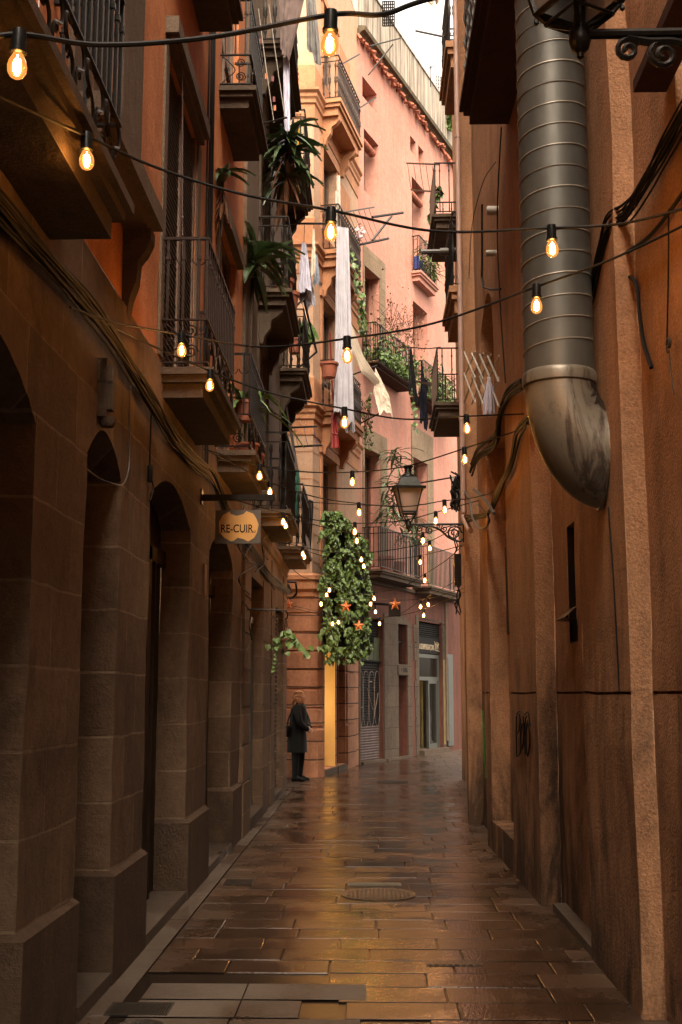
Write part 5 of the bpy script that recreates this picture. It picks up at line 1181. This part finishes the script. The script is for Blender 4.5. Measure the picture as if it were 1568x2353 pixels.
stick('drying_rack', 'two dark bars with thin blue cords beside the cream cornice', [(F(628, 984, 20.4), F(730, 980, 20.4)), (F(640, 1029, 20.4), F(741, 1023, 20.4))], .02, wires=[(F(655+22*k, 982, 20.4), F(665+22*k, 1027, 20.4)) for k in range(4)], wm='blue')
stick('drying_rack', 'white line frame hanging below the highest left balcony with coloured pegs', [(F(575, 60, 13.6), F(600, 285, 13.6)), (F(600, 285, 13.6), F(660, 270, 13.6))], .012, wires=[(F(594, 20, 13.6), F(630, 282, 13.6)), (F(618, 10, 13.6), F(655, 268, 13.6))], wm='white')
pg = thing('clothes_pegs', 'pink and cream pegs on the thin lines near the top left', 'pegs', tuple(F(599, 90, 13.6)))
for k, (a, b) in enumerate(((599, 92), (612, 172), (627, 178), (632, 245), (630, 225))):
    x = MB(); q = F(a, b, 13.55); x.box((q.x-.014, q.y, q.z-.05), (q.x-.003, q.y+.012, q.z+.02)); x.box((q.x+.003, q.y, q.z-.05), (q.x+.014, q.y+.012, q.z+.018)); x.build('peg', M['star'] if k % 2 else M['red'], pg)
for lab, sg in (('upper drying pole slanting over the pale parapet', [(F(850, 106, 26.4), F(920, 88, 27.4)), (F(847, 172, 26.9), F(903, 102, 27.2))]),
                ('slanting pole at the corner of the top cream balcony', [(F(776, 153, 24), F(826, 125, 25))]),
                ('second slanting pole below the small high window', [(F(817, 254, 25.2), F(865, 224, 26.2))]),
                ('thick grey arm with bracket in front of the pink wall', [(F(856, 499, 25), F(926, 489, 26)), (F(856, 552, 25.5), F(900, 496, 25.8))]),
                ('long thin dark drying arm beside the cream balcony top', [(F(789, 488, 24.4), F(860, 476, 26.4))]),
                ('reddish drying arm sticking out below the thick grey arm', [(F(828, 562, 25.6), F(893, 548, 26.6))]),
                ('drying arm hidden partly by the pillowcase', [(F(806, 863, 24.6), F(866, 840, 25))]),
                ('rusty arm with flowers below the cream pillowcase', [(F(830, 972, 25.6), F(872, 950, 25.2))]),
                ('thin pole crossing the sky from the right upper balcony', [(F(956, 71, 18.2), F(1022, 85, 17.4))]),
                ('pale rail with hanging lines across the upper pink wall', [(F(935, 375, 24), F(1010, 378, 21))]),
                ('lower pale rail behind the trailing creeper', [(F(945, 436, 24), F(1012, 442, 21))])):
    wr_ = ()
    if 'pale rail with' in lab: wr_ = [(F(937+14*k, 376, 24-.5*k), F(946+14*k, 438, 24-.5*k)) for k in range(5)]
    if 'long thin dark' in lab: wr_ = [(F(800+12*k, 487-2*k, 24.8+.3*k), F(835+10*k, 561-2*k, 25.7+.15*k)) for k in range(5)]
    stick('drying_pole', lab, sg, .03 if 'thick' in lab else .018, wires=wr_, cat='drying pole')
wire('clothes_line', 'thin line carrying the black garments between two balconies', [F(905, 797, 26), F(943, 798, 24), F(980, 801, 24), F(1012, 798, 20.5)], .012)
stick('clothes_pole', 'dark pole crossing behind the black garments', [(F(955, 876, 24.4), F(1012, 886, 22))], .025, cat='pole')

# ================================================================ PLANTS
def blade(x, base, d, L_, w_, droop=.5, n=5, fold=.25, tw=0):
    """long strap leaf"""
    d = Vector(d).normalized(); side = d.cross(V(0, 0, 1)); side = side.normalized() if side.length > .01 else V(1, 0, 0)
    up_ = side.cross(d); P = []; p = Vector(base); dd = d.copy()
    for k in range(n+1):
        t = k/n; ww = w_*(math.sin(math.pi*(.12+.88*t)**.8)*.5+.08) if t < 1 else .002
        P.append((p.copy(), side*ww, up_)); dd = (dd+V(0, 0, -droop/n*1.4)).normalized(); up_ = side.cross(dd); p = p+dd*(L_/n)
    for k in range(n):
        (a, sa_, ua), (b, sb, ub) = P[k], P[k+1]
        x.face([a-sa_+ua*w_*fold, a, b, b-sb+ub*w_*fold], True); x.face([a, a+sa_+ua*w_*fold, b+sb+ub*w_*fold, b], True)
def heart(x, c_, nrm, size, roll=0):
    n_ = Vector(nrm).normalized(); t_ = V(0, 0, -1)-n_*V(0, 0, -1).dot(n_); t_ = t_.normalized() if t_.length > .05 else V(0, 1, 0); s_ = n_.cross(t_)
    t_, s_ = t_*math.cos(roll)+s_*math.sin(roll), s_*math.cos(roll)-t_*math.sin(roll)
    q = lambda a, b, h=0: Vector(c_)+s_*a*size+t_*b*size+n_*h*size
    x.face([q(0, 0), q(-.28, -.16, .06), q(-.48, .12, .1), q(-.36, .5, .07), q(0, .95, -.05)]); x.face([q(0, 0), q(0, .95, -.05), q(.36, .5, .07), q(.48, .12, .1), q(.28, -.16, .06)])
def dracaena(name, label, stem, crowns, L_, w_, n=16, seed=1, dry=0, r=.02, pot=None, group='leggy potted dracaenas on the left balconies'):
    g_ = random.Random(seed); root = thing(name, label, 'potted plant' if pot else 'plant', tuple(stem[0]), group)
    x = MB(); x.tube(catmull(stem, 5), r, 6); x.build('stem', M['stem'], root)
    x = MB(); dx_ = MB()
    for c_, sc_ in crowns:
        for k in range(n):
            a = g_.uniform(0, 6.28); el = g_.uniform(-.5, .75); d = V(math.cos(a)*math.cos(el), math.sin(a)*math.cos(el), math.sin(el))
            blade(x, Vector(c_)+V(0, 0, g_.uniform(-.09, .06)*sc_), d, L_*sc_*g_.uniform(.7, 1.15), w_*sc_*g_.uniform(.8, 1.2), g_.uniform(.3, 1.1))
        for k in range(dry): blade(dx_, Vector(c_)+V(0, 0, -.15-g_.uniform(0, .25)), V(g_.uniform(-.5, .5), g_.uniform(-.5, .5), -1), L_*.9*sc_*g_.uniform(.6, 1.2), w_*.6*sc_, .3)
    x.build('leaves', M['dleaf'], root)
    if dry: dx_.build('dry_leaves', M['dry'], root)
    if pot:
        p = Vector(pot[0]); rr_, hh = pot[1:]; x = MB(); x.lathe([(rr_*.65, 0), (rr_*.9, hh*.85), (rr_, hh*.86), (rr_, hh), (rr_*.88, hh), (rr_*.86, hh*.9)], p, 14); x.build('pot', M['clay'], root)
    return root
b = onY(648, 690, 17.6)
dracaena('dracaena_plant', 'biggest dark leaved plant with drooping wet leaves high on the left balcony', [V(-1.14, 16.0, 6.86), onY(652, 500, 15.9), onY(658, 400, 15.7), onY(661, 312, 15.6)], [(onY(661, 308, 15.6), 1.3), (onY(659, 350, 15.7), 1.35), (onY(656, 405, 15.8), 1.1)], .50, .075, 22, 4, dry=5, pot=((-1.14, 16.0, 6.83), .14, .3))
dracaena('dracaena_plant', 'leggy plant with leaves spread in front of the terracotta pots', [V(-1.25, 12.4, 3.92), onY(575, 800, 13.2), onY(582, 640, 13.9)], [(onY(586, 572, 13.6), 1.25), (onY(584, 615, 13.6), 1.45)], .46, .07, 22, 5, pot=((-1.25, 12.4, 3.90), .13, .24), r=.025)
dracaena('dracaena_plant', 'small spiky plant with brown hanging leaves beside the riser cables', [onY(508, 545, 10.9), onY(512, 470, 10.9), onY(513, 400, 10.9)], [(onY(513, 402, 10.9), .95)], .34, .06, 15, 6, dry=16, r=.012)
def bush(name, label, box_fn, n, size, mat, kindf='heart', seed=1, cat='plant', group=None, twigs=0, core=None, pot=None, root=None):
    g_ = random.Random(seed); pts = [box_fn(g_) for _ in range(n)]; c0 = sum(pts, V(0, 0, 0))/n
    root = root or thing(name, label, cat, tuple(c0), group); x = MB()
    for p in pts:
        if kindf == 'heart': heart(x, p, V(g_.uniform(-.5, 1), g_.uniform(-1.2, .2), g_.uniform(-.1, .9)), size*g_.uniform(.5, 1.5), g_.uniform(-.7, .7))
        elif kindf == 'blade': a = g_.uniform(0, 6.28); blade(x, p, V(math.cos(a), math.sin(a), g_.uniform(.1, 1.2)), size*g_.uniform(.6, 1.4), size*.085, g_.uniform(.6, 1.6), 4)
        else: heart(x, p, V(g_.uniform(-1, 1), g_.uniform(-1, 1), g_.uniform(-1, 1)), size*g_.uniform(.5, 1.4), g_.uniform(-3, 3))
    x.build('leaves', mat, root)
    if twigs:
        x = MB()
        for k in range(twigs):
            a, b = g_.choice(pts), g_.choice(pts); 
            if (a-b).length < .8: x.tube([a, (a+b)/2+V(0, 0, .03), b], .004, 4)
        x.build('twigs', M['stem'], root)
    if pot:
        for p, rr_, hh in pot: y_ = MB(); y_.lathe([(rr_*.68, 0), (rr_*.9, hh*.84), (rr_, hh*.85), (rr_, hh), (rr_*.88, hh)], p, 14); y_.build('pot', M['clay'], root)
    return root
pxbox = lambda x0, x1, y0, y1, Y0, Y1: (lambda g_: onY(g_.uniform(x0, x1), g_.uniform(y0, y1), g_.uniform(Y0, Y1)))
def blob(cx, cy, rx, ry, Y0, Y1):
    def f(g_):
        while True:
            a, b = g_.uniform(-1, 1), g_.uniform(-1, 1)
            if a*a+b*b < 1: return onY(cx+a*rx, cy+b*ry, g_.uniform(Y0, Y1))
    return f
# big ivy
def ivyf(g_):
    while True:
        y = g_.uniform(1176, 1522); t = (y-1176)/346
        xl = 741+6*math.sin(y*.05)+9*mnoise.noise(V(y*.06, 0, 0)); xr = (775+75*min(1, (y-1176)/70))+4*math.sin(y*.07)+12*mnoise.noise(V(y*.05, 5, 0))
        if t > .93: xl += 22*(t-.93)/.07*abs(math.sin(y*.3))
        x = g_.uniform(xl, xr)
        if t > .90 and g_.random() < (t-.9)*8*abs(math.sin(x*.14)): continue
        if mnoise.noise(V(x*.045, y*.045, 3)) < -.17: continue
        return onY(x, y, 22.65+2.0*(x-740)/115+g_.uniform(-.25, .0))
iv = bush('ivy', 'large curtain of green ivy hanging down over the cream building corner', ivyf, 5200, .078, M['leaf'], seed=31, cat='ivy')
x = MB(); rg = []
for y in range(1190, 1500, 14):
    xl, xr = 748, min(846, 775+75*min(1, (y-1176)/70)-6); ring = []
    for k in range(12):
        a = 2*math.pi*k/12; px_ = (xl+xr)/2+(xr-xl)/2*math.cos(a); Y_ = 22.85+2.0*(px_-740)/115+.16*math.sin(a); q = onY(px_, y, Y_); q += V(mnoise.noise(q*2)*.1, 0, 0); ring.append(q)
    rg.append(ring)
x.loft(rg); x.build('shade_backing', M['hedge'], iv)  # dark mass behind the leaves, shade of the gaps put into its colour
# balcony planting on the pink building
bush('balcony_plants', 'dense bushes spilling over the left planted iron balcony', lambda g_: frp(g_.uniform(.15, 2.8), g_.uniform(.05, .6), 9.4+abs(g_.gauss(0, .33))), 1300, .07, M['leaf'], 'any', seed=33, group='planting on the pink balconies', twigs=60)
bush('balcony_plants', 'wispy dry branches standing above the left planted balcony', lambda g_: frp(g_.uniform(.1, 3.0), g_.uniform(.2, .8), 10.2+abs(g_.gauss(0, .5))), 380, .045, M['dry'], 'any', seed=34, group='planting on the pink balconies', twigs=260)
bush('balcony_plants', 'spiky grey green succulents at the far corner of the left planted balcony', lambda g_: frp(g_.uniform(2.2, 3.1), g_.uniform(.3, .75), 9.5+g_.uniform(0, .6)), 70, .32, M['leaf'], 'blade', seed=35, group='planting on the pink balconies')
bush('balcony_plants', 'straggly grasses and creepers filling the middle balcony behind black garments', lambda g_: frp(g_.uniform(3.75, 6.2), g_.uniform(.1, .6), 9.3+abs(g_.gauss(0, .5))), 900, .06, M['leaf'], 'any', seed=36, group='planting on the pink balconies', twigs=200)
bush('balcony_plants', 'grassy leaves hanging over the front of the middle balcony', lambda g_: frp(g_.uniform(3.8, 6.1), g_.uniform(.4, .65), 9.3+g_.uniform(0, .9)), 120, .4, M['leaf'], 'blade', seed=37, group='planting on the pink balconies')
bush('balcony_plants', 'bright spider plants on the small upper pink balcony', lambda g_: frp(g_.uniform(3.95, 5.3), g_.uniform(.1, .35), 13.0+g_.choice((.2, .5, 1.0))*g_.random()+.1), 130, .38, M['leaf'], 'blade', seed=38, group='planting on the pink balconies')
bush('balcony_plants', 'drooping spiky plants at the left iron balcony above the shops', lambda g_: g_.choice((frp(1.0, .5, 6.5), frp(1.1, .5, 6.2), frp(1.5, .5, 5.8), frp(2.0, .55, 5.6), frp(.8, .4, 5.9), frp(1.2, .5, 7.2), frp(2.6, .5, 5.5)))+V(g_.uniform(-.15, .15), 0, g_.uniform(-.25, .25)), 230, .48, M['dleaf'], 'blade', seed=39, group='planting on the pink balconies', pot=[(frp(1.2, .25, 4.42), .2, .4), (frp(2.0, .25, 4.42), .18, .35)])
bx = MB(); bx.box((3.95, .06, 12.98), (4.4, .2, 13.35), frp); bx.build('blue_bucket', M['blue'], None, 'blue plastic tub on the small upper pink balcony', 'tub')
bush('creeper', 'thin creeper with sparse leaves trailing down the right of the upper pink wall', lambda g_: (lambda t: onY(1003-14*t+6*math.sin(t*9)+g_.uniform(-4, 4), 425+125*t, 22))(g_.random()), 70, .1, M['leaf'], seed=41, cat='creeper', twigs=40)
bush('creeper', 'yellow green vine trailing off the middle cream balcony', lambda g_: (lambda t: onY(800+32*min(1, t*1.6)+g_.uniform(-7, 7), 560+205*t, 24.4+g_.uniform(-.1, .3)))(g_.random()), 110, .11, M['leaf'], seed=42, cat='creeper', twigs=40)
bush('creeper', 'flowering creeper trailing below the lower cream balcony corner', lambda g_: (lambda t: onY(838+g_.uniform(-12, 16)+6*t, 905+130*t, 25.6))(g_.random()), 130, .06, M['leaf'], 'any', seed=43, cat='creeper', twigs=60)
bush('creeper', 'short ivy strand hanging below the left planted balcony', lambda g_: (lambda t: frp(2.55+.15*t, .48, 9.3-1.1*t)+V(g_.uniform(-.05, .05), 0, 0))(g_.random()), 28, .12, M['leaf'], seed=44, cat='creeper')
bush('potted_vine', 'bright green vine in a clay pot on the left corner balcony', blob(702, 765, 18, 26, 19.9, 20.3), 90, .13, M['leaf'], seed=45, cat='potted plant', twigs=20, pot=[(onY(677, 812, 19.4), .13, .26)])
bush('snake_plant', 'bright green upright blades behind the second iron balcony railing', lambda g_: onY(g_.uniform(552, 572), g_.uniform(905, 940), 12.2), 26, .55, M['leaf'], 'blade', seed=46, cat='potted plant', pot=[(onY(562, 948, 12.2)-V(0, 0, .1), .12, .22)])
bush('flowering_plant', 'pink flowering plant at the corner of the middle cream balcony', blob(828, 530, 9, 16, 24.4, 24.8), 50, .08, simple('pink grey petals', (.6, .42, .42), .7), seed=47, cat='plant')
pot_ = lambda lab, p, rr_, hh: (lambda x: tag(x.lathe([(rr_*.68, 0), (rr_*.9, hh*.84), (rr_, hh*.85), (rr_*1.02, hh), (rr_*.88, hh), (rr_*.8, hh*.8)], (0, 0, 0), 16).build('flowerpot', M['clay'], None), lab, 'flowerpot', 'clay pots on balconies'))(MB())
for lab, p, rr_, hh in (('left clay pot behind the upper baluster railing under the leggy plant', V(-1.16, 15.35, 6.83), .15, .34), ('right clay pot at the corner of that baluster railing', V(-1.12, 15.9, 6.83), .15, .34), ('big clay pot clipped outside the lower cream balcony beside the long white cloth', onY(757, 868, 22.9), .19, .30), ('orange clay trough foot standing on the second iron balcony', V(-1.22, 11.6, 3.92), .12, .16)):
    o = pot_(lab, p, rr_, hh); o.location = p
ch = thing('folded_chair', 'red folded chair standing behind the pot on the lower cream balcony', 'chair', tuple(onY(768, 1050, 23.4)))
x = MB()
for a, b in (((759, 765), (764, 900)), ((764, 900), (779, 1030)), ((776, 770), (768, 900)), ((768, 900), (768, 1030)), ((762, 940), (778, 945)), ((764, 995), (777, 998))): x.tube([onY(*a, 23.35), onY(*b, 23.35)], .016, 5)
x.build('frame', M['red'], ch)
x = MB(); x.box((onY(762, 950, 23.4).x, 23.36, onY(762, 1030, 23.4).z), (onY(776, 950, 23.4).x, 23.39, onY(762, 950, 23.4).z)); x.build('seat', M['red'], ch)
lt = thing('white_pole', 'tall white folded pole leaning on the middle cream balcony', 'pole', tuple(onY(778, 500, 23.2)))
x = MB(); x.tube([onY(779, 530, 23.6), onY(778, 405, 23.6)], .045, 6); x.tube([onY(773, 530, 23.5), onY(773, 440, 23.5)], .03, 6); x.build('shaft', M['white'], lt)
x = MB(); x.lathe([(.05, -.5), (.10, -.3), (.10, .4), (.03, .62)], (0, 0, 0), 10); o = x.build('ironing_board', M['purple'], None, 'violet rounded board standing on the highest corner balcony', 'board'); o.scale = (.9, .25, 1.3); o.location = onY(648, 285, 17.5)
x = MB(); q = onY(685, 270, 19.6); x.face([q, q+V(.1, 0, -.5), q+V(-.02, .04, -.55)]); x.face([q, q+V(-.02, .04, -.55), q+V(-.03, .06, -.1)]); x.build('plastic_bag', M['yellow'], None, 'small yellow plastic rag beside the big dark plant', 'rag')
bl = cloth('hanging_blind', 'dusty beige blind bulging over the lowest corner balcony', 'blind', [V(X2+.02, 19.0, 6.5), V(X2+.02, 20.6, 6.5)], [V(X2+.42, 19.05, 3.9), V(X2+.45, 20.6, 3.75)], M['blind'], 2, .02, seed=50, group=None)
cloth('green_towel', 'sea green towel in the dark gap behind the beige blind', 'towel', [V(-1.3, 18.85, 5.2), V(-1.14, 18.85, 5.2)], [V(-1.3, 18.85, 4.4), V(-1.14, 18.85, 4.35)], M['green_cloth'], 2, .02, seed=51, group=None)
# hanging basket on its bracket
hp_ = thing('hanging_plant', 'trailing green plant in a dark pot hanging from a wall bracket', 'hanging plant', tuple(onX(566, 1400, X2)))
HY = onX(566, 1400, X2).y
x = MB(); x.tube(catmull([onY(566, 1400, HY), onY(640, 1402, HY), onY(655, 1403, HY), onY(661, 1410, HY), onY(660, 1420, HY), onY(654, 1422, HY)], 5), .009, 6); x.build('bracket', M['iron'], hp_)
q = onY(657, 1492, HY); x = MB(); 
for a in (0, 2.1, 4.2): x.tube([onY(657, 1424, HY), q+V(.07*math.cos(a), .07*math.sin(a), .12)], .003, 4)
x.build('hanging_chains', M['iron'], hp_)
x = MB(); x.lathe([(.045, 0), (.07, .1), (.078, .1), (.078, .125), (.06, .125)], q, 12); x.build('pot', M['redwood'], hp_)
def hang(g_):
    a = g_.uniform(0, 6.28); r_ = abs(g_.gauss(.02, .1)); return q+V(r_*math.cos(a), r_*math.sin(a)*.6, .15-r_*.7+g_.uniform(-.05, .08))
x = MB(); g_ = random.Random(52)
for k in range(60): heart(x, hang(g_), V(g_.uniform(-1, 1), -1, g_.uniform(0, 1)), .07*g_.uniform(.7, 1.3), g_.uniform(-.8, .8))
for k in range(8): heart(x, q+V(.10+.02*k, -.02, .12-.03*k), V(.3, -1, .4), .07, .3*k)
for k in range(7): heart(x, q+V(-.10-.01*k, -.02, .05-.05*k), V(-.3, -1, .4), .05, .3*k)
x.build('leaves', M['leaf'], hp_)
# chain cord on the louvred shutter
x = MB(); pts = [lw_(420, 60+20*k, XU+.06) for k in range(40)]; x.tube(pts, .004, 5)
for k in (22, 24, 30, 33): x.lathe([(.003, -.015), (.012, 0), (.003, .015)], pts[k], 6)
o = x.build('shutter_cord', M['cloth_mauve'], None, 'knotted pale cord hanging down the louvred shutter', 'cord')
# roof trellis and aerial
tl = thing('roof_trellis', 'dark lattice trellis standing on the roof at the top of the photo', 'trellis', tuple(onY(892, 30, 27.5)))
x = MB(); 
for k in range(7): a = onY(880+4.4*k, 60, 28); x.tube([a, onY(880+4.4*k, 2, 28)], .018, 4)
for k in range(9): x.tube([onY(880, 4+7*k, 28), onY(907, 3+7*k, 28)], .018, 4)
x.build('lattice', M['iron'], tl)
tl = thing('roof_trellis', 'pale far trellis with plants on the roof beside the sky edge', 'trellis', tuple(onY(1025, 200, 33.5)))
x = MB()
for k in range(9): x.tube([onY(1003+5*k, 268, 34), onY(1003+5*k, 172+2*k, 34)], .014, 4)
for k in range(12): x.tube([onY(1003, 176+8*k, 34), onY(1045, 182+8*k, 34)], .012, 4)
x.build('lattice', M['graymetal'], tl)
bush('roof_shrub', 'small pale shrub on the roof at the right end of the parapet', blob(1036, 262, 10, 40, 33.6, 34), 260, .11, M['leaf'], 'any', seed=54, cat='shrub', twigs=50)
ae = thing('aerial', 'thin television aerial above the parapet', 'aerial', tuple(onY(990, 195, 31)))
x = MB(); x.tube([onY(990, 200, 31), onY(990, 150, 31)], .012, 4); x.tube([onY(986, 156, 31), onY(1003, 150, 31)], .01, 4)
for k in range(4): x.tube([onY(988+4*k, 152, 31), onY(988+4*k, 159, 31)], .007, 4)
x.build('rods', M['iron'], ae)
# shop table with little things
tb = thing('side_table', 'small cream table inside the glass shop door', 'table', tuple(frp(4.75, -.5, .1)))
x = MB(); x.box((4.45, -.75, .50), (5.0, -.35, .54), frp); x.build('tabletop', M['white'], tb)
for a, b in ((4.48, -.72), (4.95, -.72), (4.48, -.40), (4.95, -.40)): x = MB(); x.box((a-.02, b-.02, .1), (a+.02, b+.02, .50), frp); x.build('leg', M['white'], tb)
x = MB(); x.lathe([(.05, 0), (.06, .05), (.03, .1)], (0, 0, 0), 10); o = x.build('red_ornament', M['red'], None, 'small red ornament on the shop table', 'ornament'); o.location = frp(4.6, -.5, .54)
x = MB(); x.lathe([(.05, 0), (.03, .08), (.05, .16), (.02, .24)], (0, 0, 0), 10); o = x.build('dark_ornament', M['ink'], None, 'dark figurine on the shop table', 'ornament'); o.location = frp(4.85, -.5, .54)

# ================================================================ PERSON
WX, WY = onZ(684, 1793).x, 21.95
wo_ = thing('person', 'woman with wavy auburn hair in a black raincoat standing by the round pier, facing away', 'person', (WX, WY, 0))
def skin_mesh(joints, edges, name, mat, parent, sub=2):
    me = bpy.data.meshes.new(name); me.from_pydata([tuple(j[0]) for j in joints], edges, []); o = bpy.data.objects.new(name, me); C.objects.link(o)
    md = o.modifiers.new('s', 'SKIN'); 
    for i, j in enumerate(joints): me.skin_vertices[0].data[i].radius = (j[1], j[2] if len(j) > 2 else j[1]); me.skin_vertices[0].data[i].use_root = (i == 0)
    ms = o.modifiers.new('u', 'SUBSURF'); ms.levels = sub; ms.render_levels = sub
    dg = bpy.context.evaluated_depsgraph_get(); m2 = bpy.data.meshes.new_from_object(o.evaluated_get(dg)); bpy.data.objects.remove(o)
    q = MB(); q.v = [v.co+ORG[parent.name] for v in m2.vertices]; q.f = [tuple(p.vertices) for p in m2.polygons]; q.sm = [True]*len(q.f)
    return q.build(name, mat, parent, ang=180)
J = [((0, 0, .92), .12), ((.01, 0, 1.1), .11), ((.03, 0, 1.28), .12), ((.045, 0, 1.40), .055), ((.05, 0, 1.47), .05), ((.06, 0, 1.53), .075), ((.055, 0, 1.59), .06),
     ((0, -.16, 1.33), .045), ((.07, -.22, 1.07), .038), ((.20, -.14, .93), .026), ((.235, -.11, .89), .024),
     ((.05, .16, 1.33), .045), ((.17, .2, 1.08), .038), ((.22, .02, .96), .026), ((.25, -.03, .92), .024),
     ((-.04, -.07, .86), .08), ((-.01, -.08, .48), .055), ((-.02, -.09, .08), .035), ((.09, -.09, .035), .032),
     ((.03, .08, .86), .08), ((.07, .08, .48), .055), ((.05, .09, .09), .035), ((.16, .09, .035), .032)]
E_ = [(0, 1), (1, 2), (2, 3), (3, 4), (4, 5), (5, 6), (2, 7), (7, 8), (8, 9), (9, 10), (2, 11), (11, 12), (12, 13), (13, 14), (0, 15), (15, 16), (16, 17), (17, 18), (0, 19), (19, 20), (20, 21), (21, 22)]
for hi in (10, 14):                                  # five fingers on each hand
    b0 = Vector(J[hi][0])
    for f in range(4):
        J.append(((b0.x+.03, b0.y+(f-1.5)*.014, b0.z-.025), .008)); E_.append((hi, len(J)-1)); J.append(((b0.x+.035, b0.y+(f-1.5)*.013, b0.z-.055+.004*abs(f-1.5)), .007)); E_.append((len(J)-2, len(J)-1))
    J.append(((b0.x+.035, b0.y-.02, b0.z+.005), .009)); E_.append((hi, len(J)-1))
body = skin_mesh(J, E_, 'body', M['skin'], wo_)
W0 = V(WX, WY, 0)
def ell(cx, cy, z, rx, ry, n=20, wob=0, ph=0): return [W0+V(cx+rx*(1+wob*math.sin(5*2*math.pi*k/n+ph))*math.cos(2*math.pi*k/n), cy+ry*(1+wob*math.sin(5*2*math.pi*k/n+ph))*math.sin(2*math.pi*k/n), z) for k in range(n)]
x = MB(); x.loft([ell(.0, 0, .52, .18, .20, wob=.08), ell(0, 0, .75, .178, .19, wob=.05), ell(.005, 0, .92, .165, .17, wob=.02), ell(.015, 0, 1.05, .15, .165), ell(.02, 0, 1.18, .16, .19), ell(.03, 0, 1.30, .145, .205), ell(.04, 0, 1.37, .11, .16), ell(.045, 0, 1.41, .07, .09), ell(.045, 0, 1.45, .075, .08), ell(.045, 0, 1.46, .05, .055)])
for S_ in (((0, -.17, 1.34), (.03, -.225, 1.2), (.07, -.235, 1.06), (.14, -.19, .98), (.205, -.14, .935)), ((.05, .17, 1.34), (.12, .21, 1.2), (.175, .2, 1.08), (.2, .12, 1.0), (.225, .03, .965))):
    x.tube(catmull([W0+Vector(p) for p in S_], 4), lambda t: .075-.03*t, 12)
x.build('raincoat', M['coat'], wo_)
x = MB()
for S_ in (((-.04, -.07, .8), (-.02, -.08, .48), (-.03, -.09, .07)), ((.04, .08, .8), (.07, .08, .48), (.04, .09, .07))): x.tube(catmull([W0+Vector(p) for p in S_], 5), lambda t: .095-.045*t, 12)
x.build('trousers', M['trouser'], wo_)
for (a, b) in ((-.02, -.09), (.06, .09)):
    x = MB(); x.loft([[W0+V(a+u_, b+w_*math.cos(t), .005+h_*(1+math.sin(t))/2) for t in [2*math.pi*k/12 for k in range(12)]] for u_, w_, h_ in ((-.07, .03, .08), (-.03, .045, .13), (.04, .048, .10), (.12, .045, .06), (.17, .02, .04))]); x.build('shoe', M['coat'], wo_)
x = MB(); g_ = random.Random(60)
x.loft([[W0+V(.035+r_*1.0*math.cos(t)*(.95), r_*math.sin(t), z) for t in [2*math.pi*k/16 for k in range(16)]] for z, r_ in ((1.64, .01), (1.635, .045), (1.61, .08), (1.56, .104), (1.50, .112), (1.45, .112), (1.41, .10), (1.40, .03))])
for k in range(70):                                  # wavy locks
    a = g_.uniform(1.0, 5.3)+(.0); r0 = .09; L_ = g_.uniform(.18, .30); z = 1.62
    P = [W0+V(.035+(r0+.026*math.sin(j*1.9+k))*math.cos(a)*(1+.16*j/4), (r0+.026*math.cos(j*1.8+k*2))*math.sin(a)*(1+.16*j/4), z-L_*j/6) for j in range(7)]
    x.tube(catmull(P, 2), lambda t: .016*(1-.55*t), 5)
x.build('hair', M['hair'], wo_)
x = MB(); x.lathe([(.004, -.012), (.012, 0), (.003, .03)], W0+V(.145, -.005, 1.515), 6)
x.build('nose', M['skin'], body)
for yy in (-.035, .03): x = MB(); x.lathe([(.002, -.008), (.009, 0), (.002, .008)], W0+V(.128, yy, 1.54), 8); x.build('eye', M['white'], body)
x = MB(); x.box((.125+WX, WY-.02, 1.478), (.134+WX, WY+.018, 1.487)); x.build('mouth', M['redwood'], body)
bg_ = thing('shoulder_bag', 'small black bag hanging at the back of the standing woman', 'bag', (WX-.2, WY-.1, .9))
x = MB(); x.loft([ell(-.19, -.08, .80, .05, .09), ell(-.19, -.08, .86, .07, .12), ell(-.18, -.08, .96, .06, .11), ell(-.17, -.08, 1.0, .03, .07)]); x.build('pouch', M['coat'], bg_)
x = MB(); x.tube(catmull([W0+V(-.18, -.1, 1.0), W0+V(-.12, -.17, 1.2), W0+V(.0, -.15, 1.40), W0+V(.1, .0, 1.38)], 5), .012, 5); x.build('strap', M['coat'], bg_)
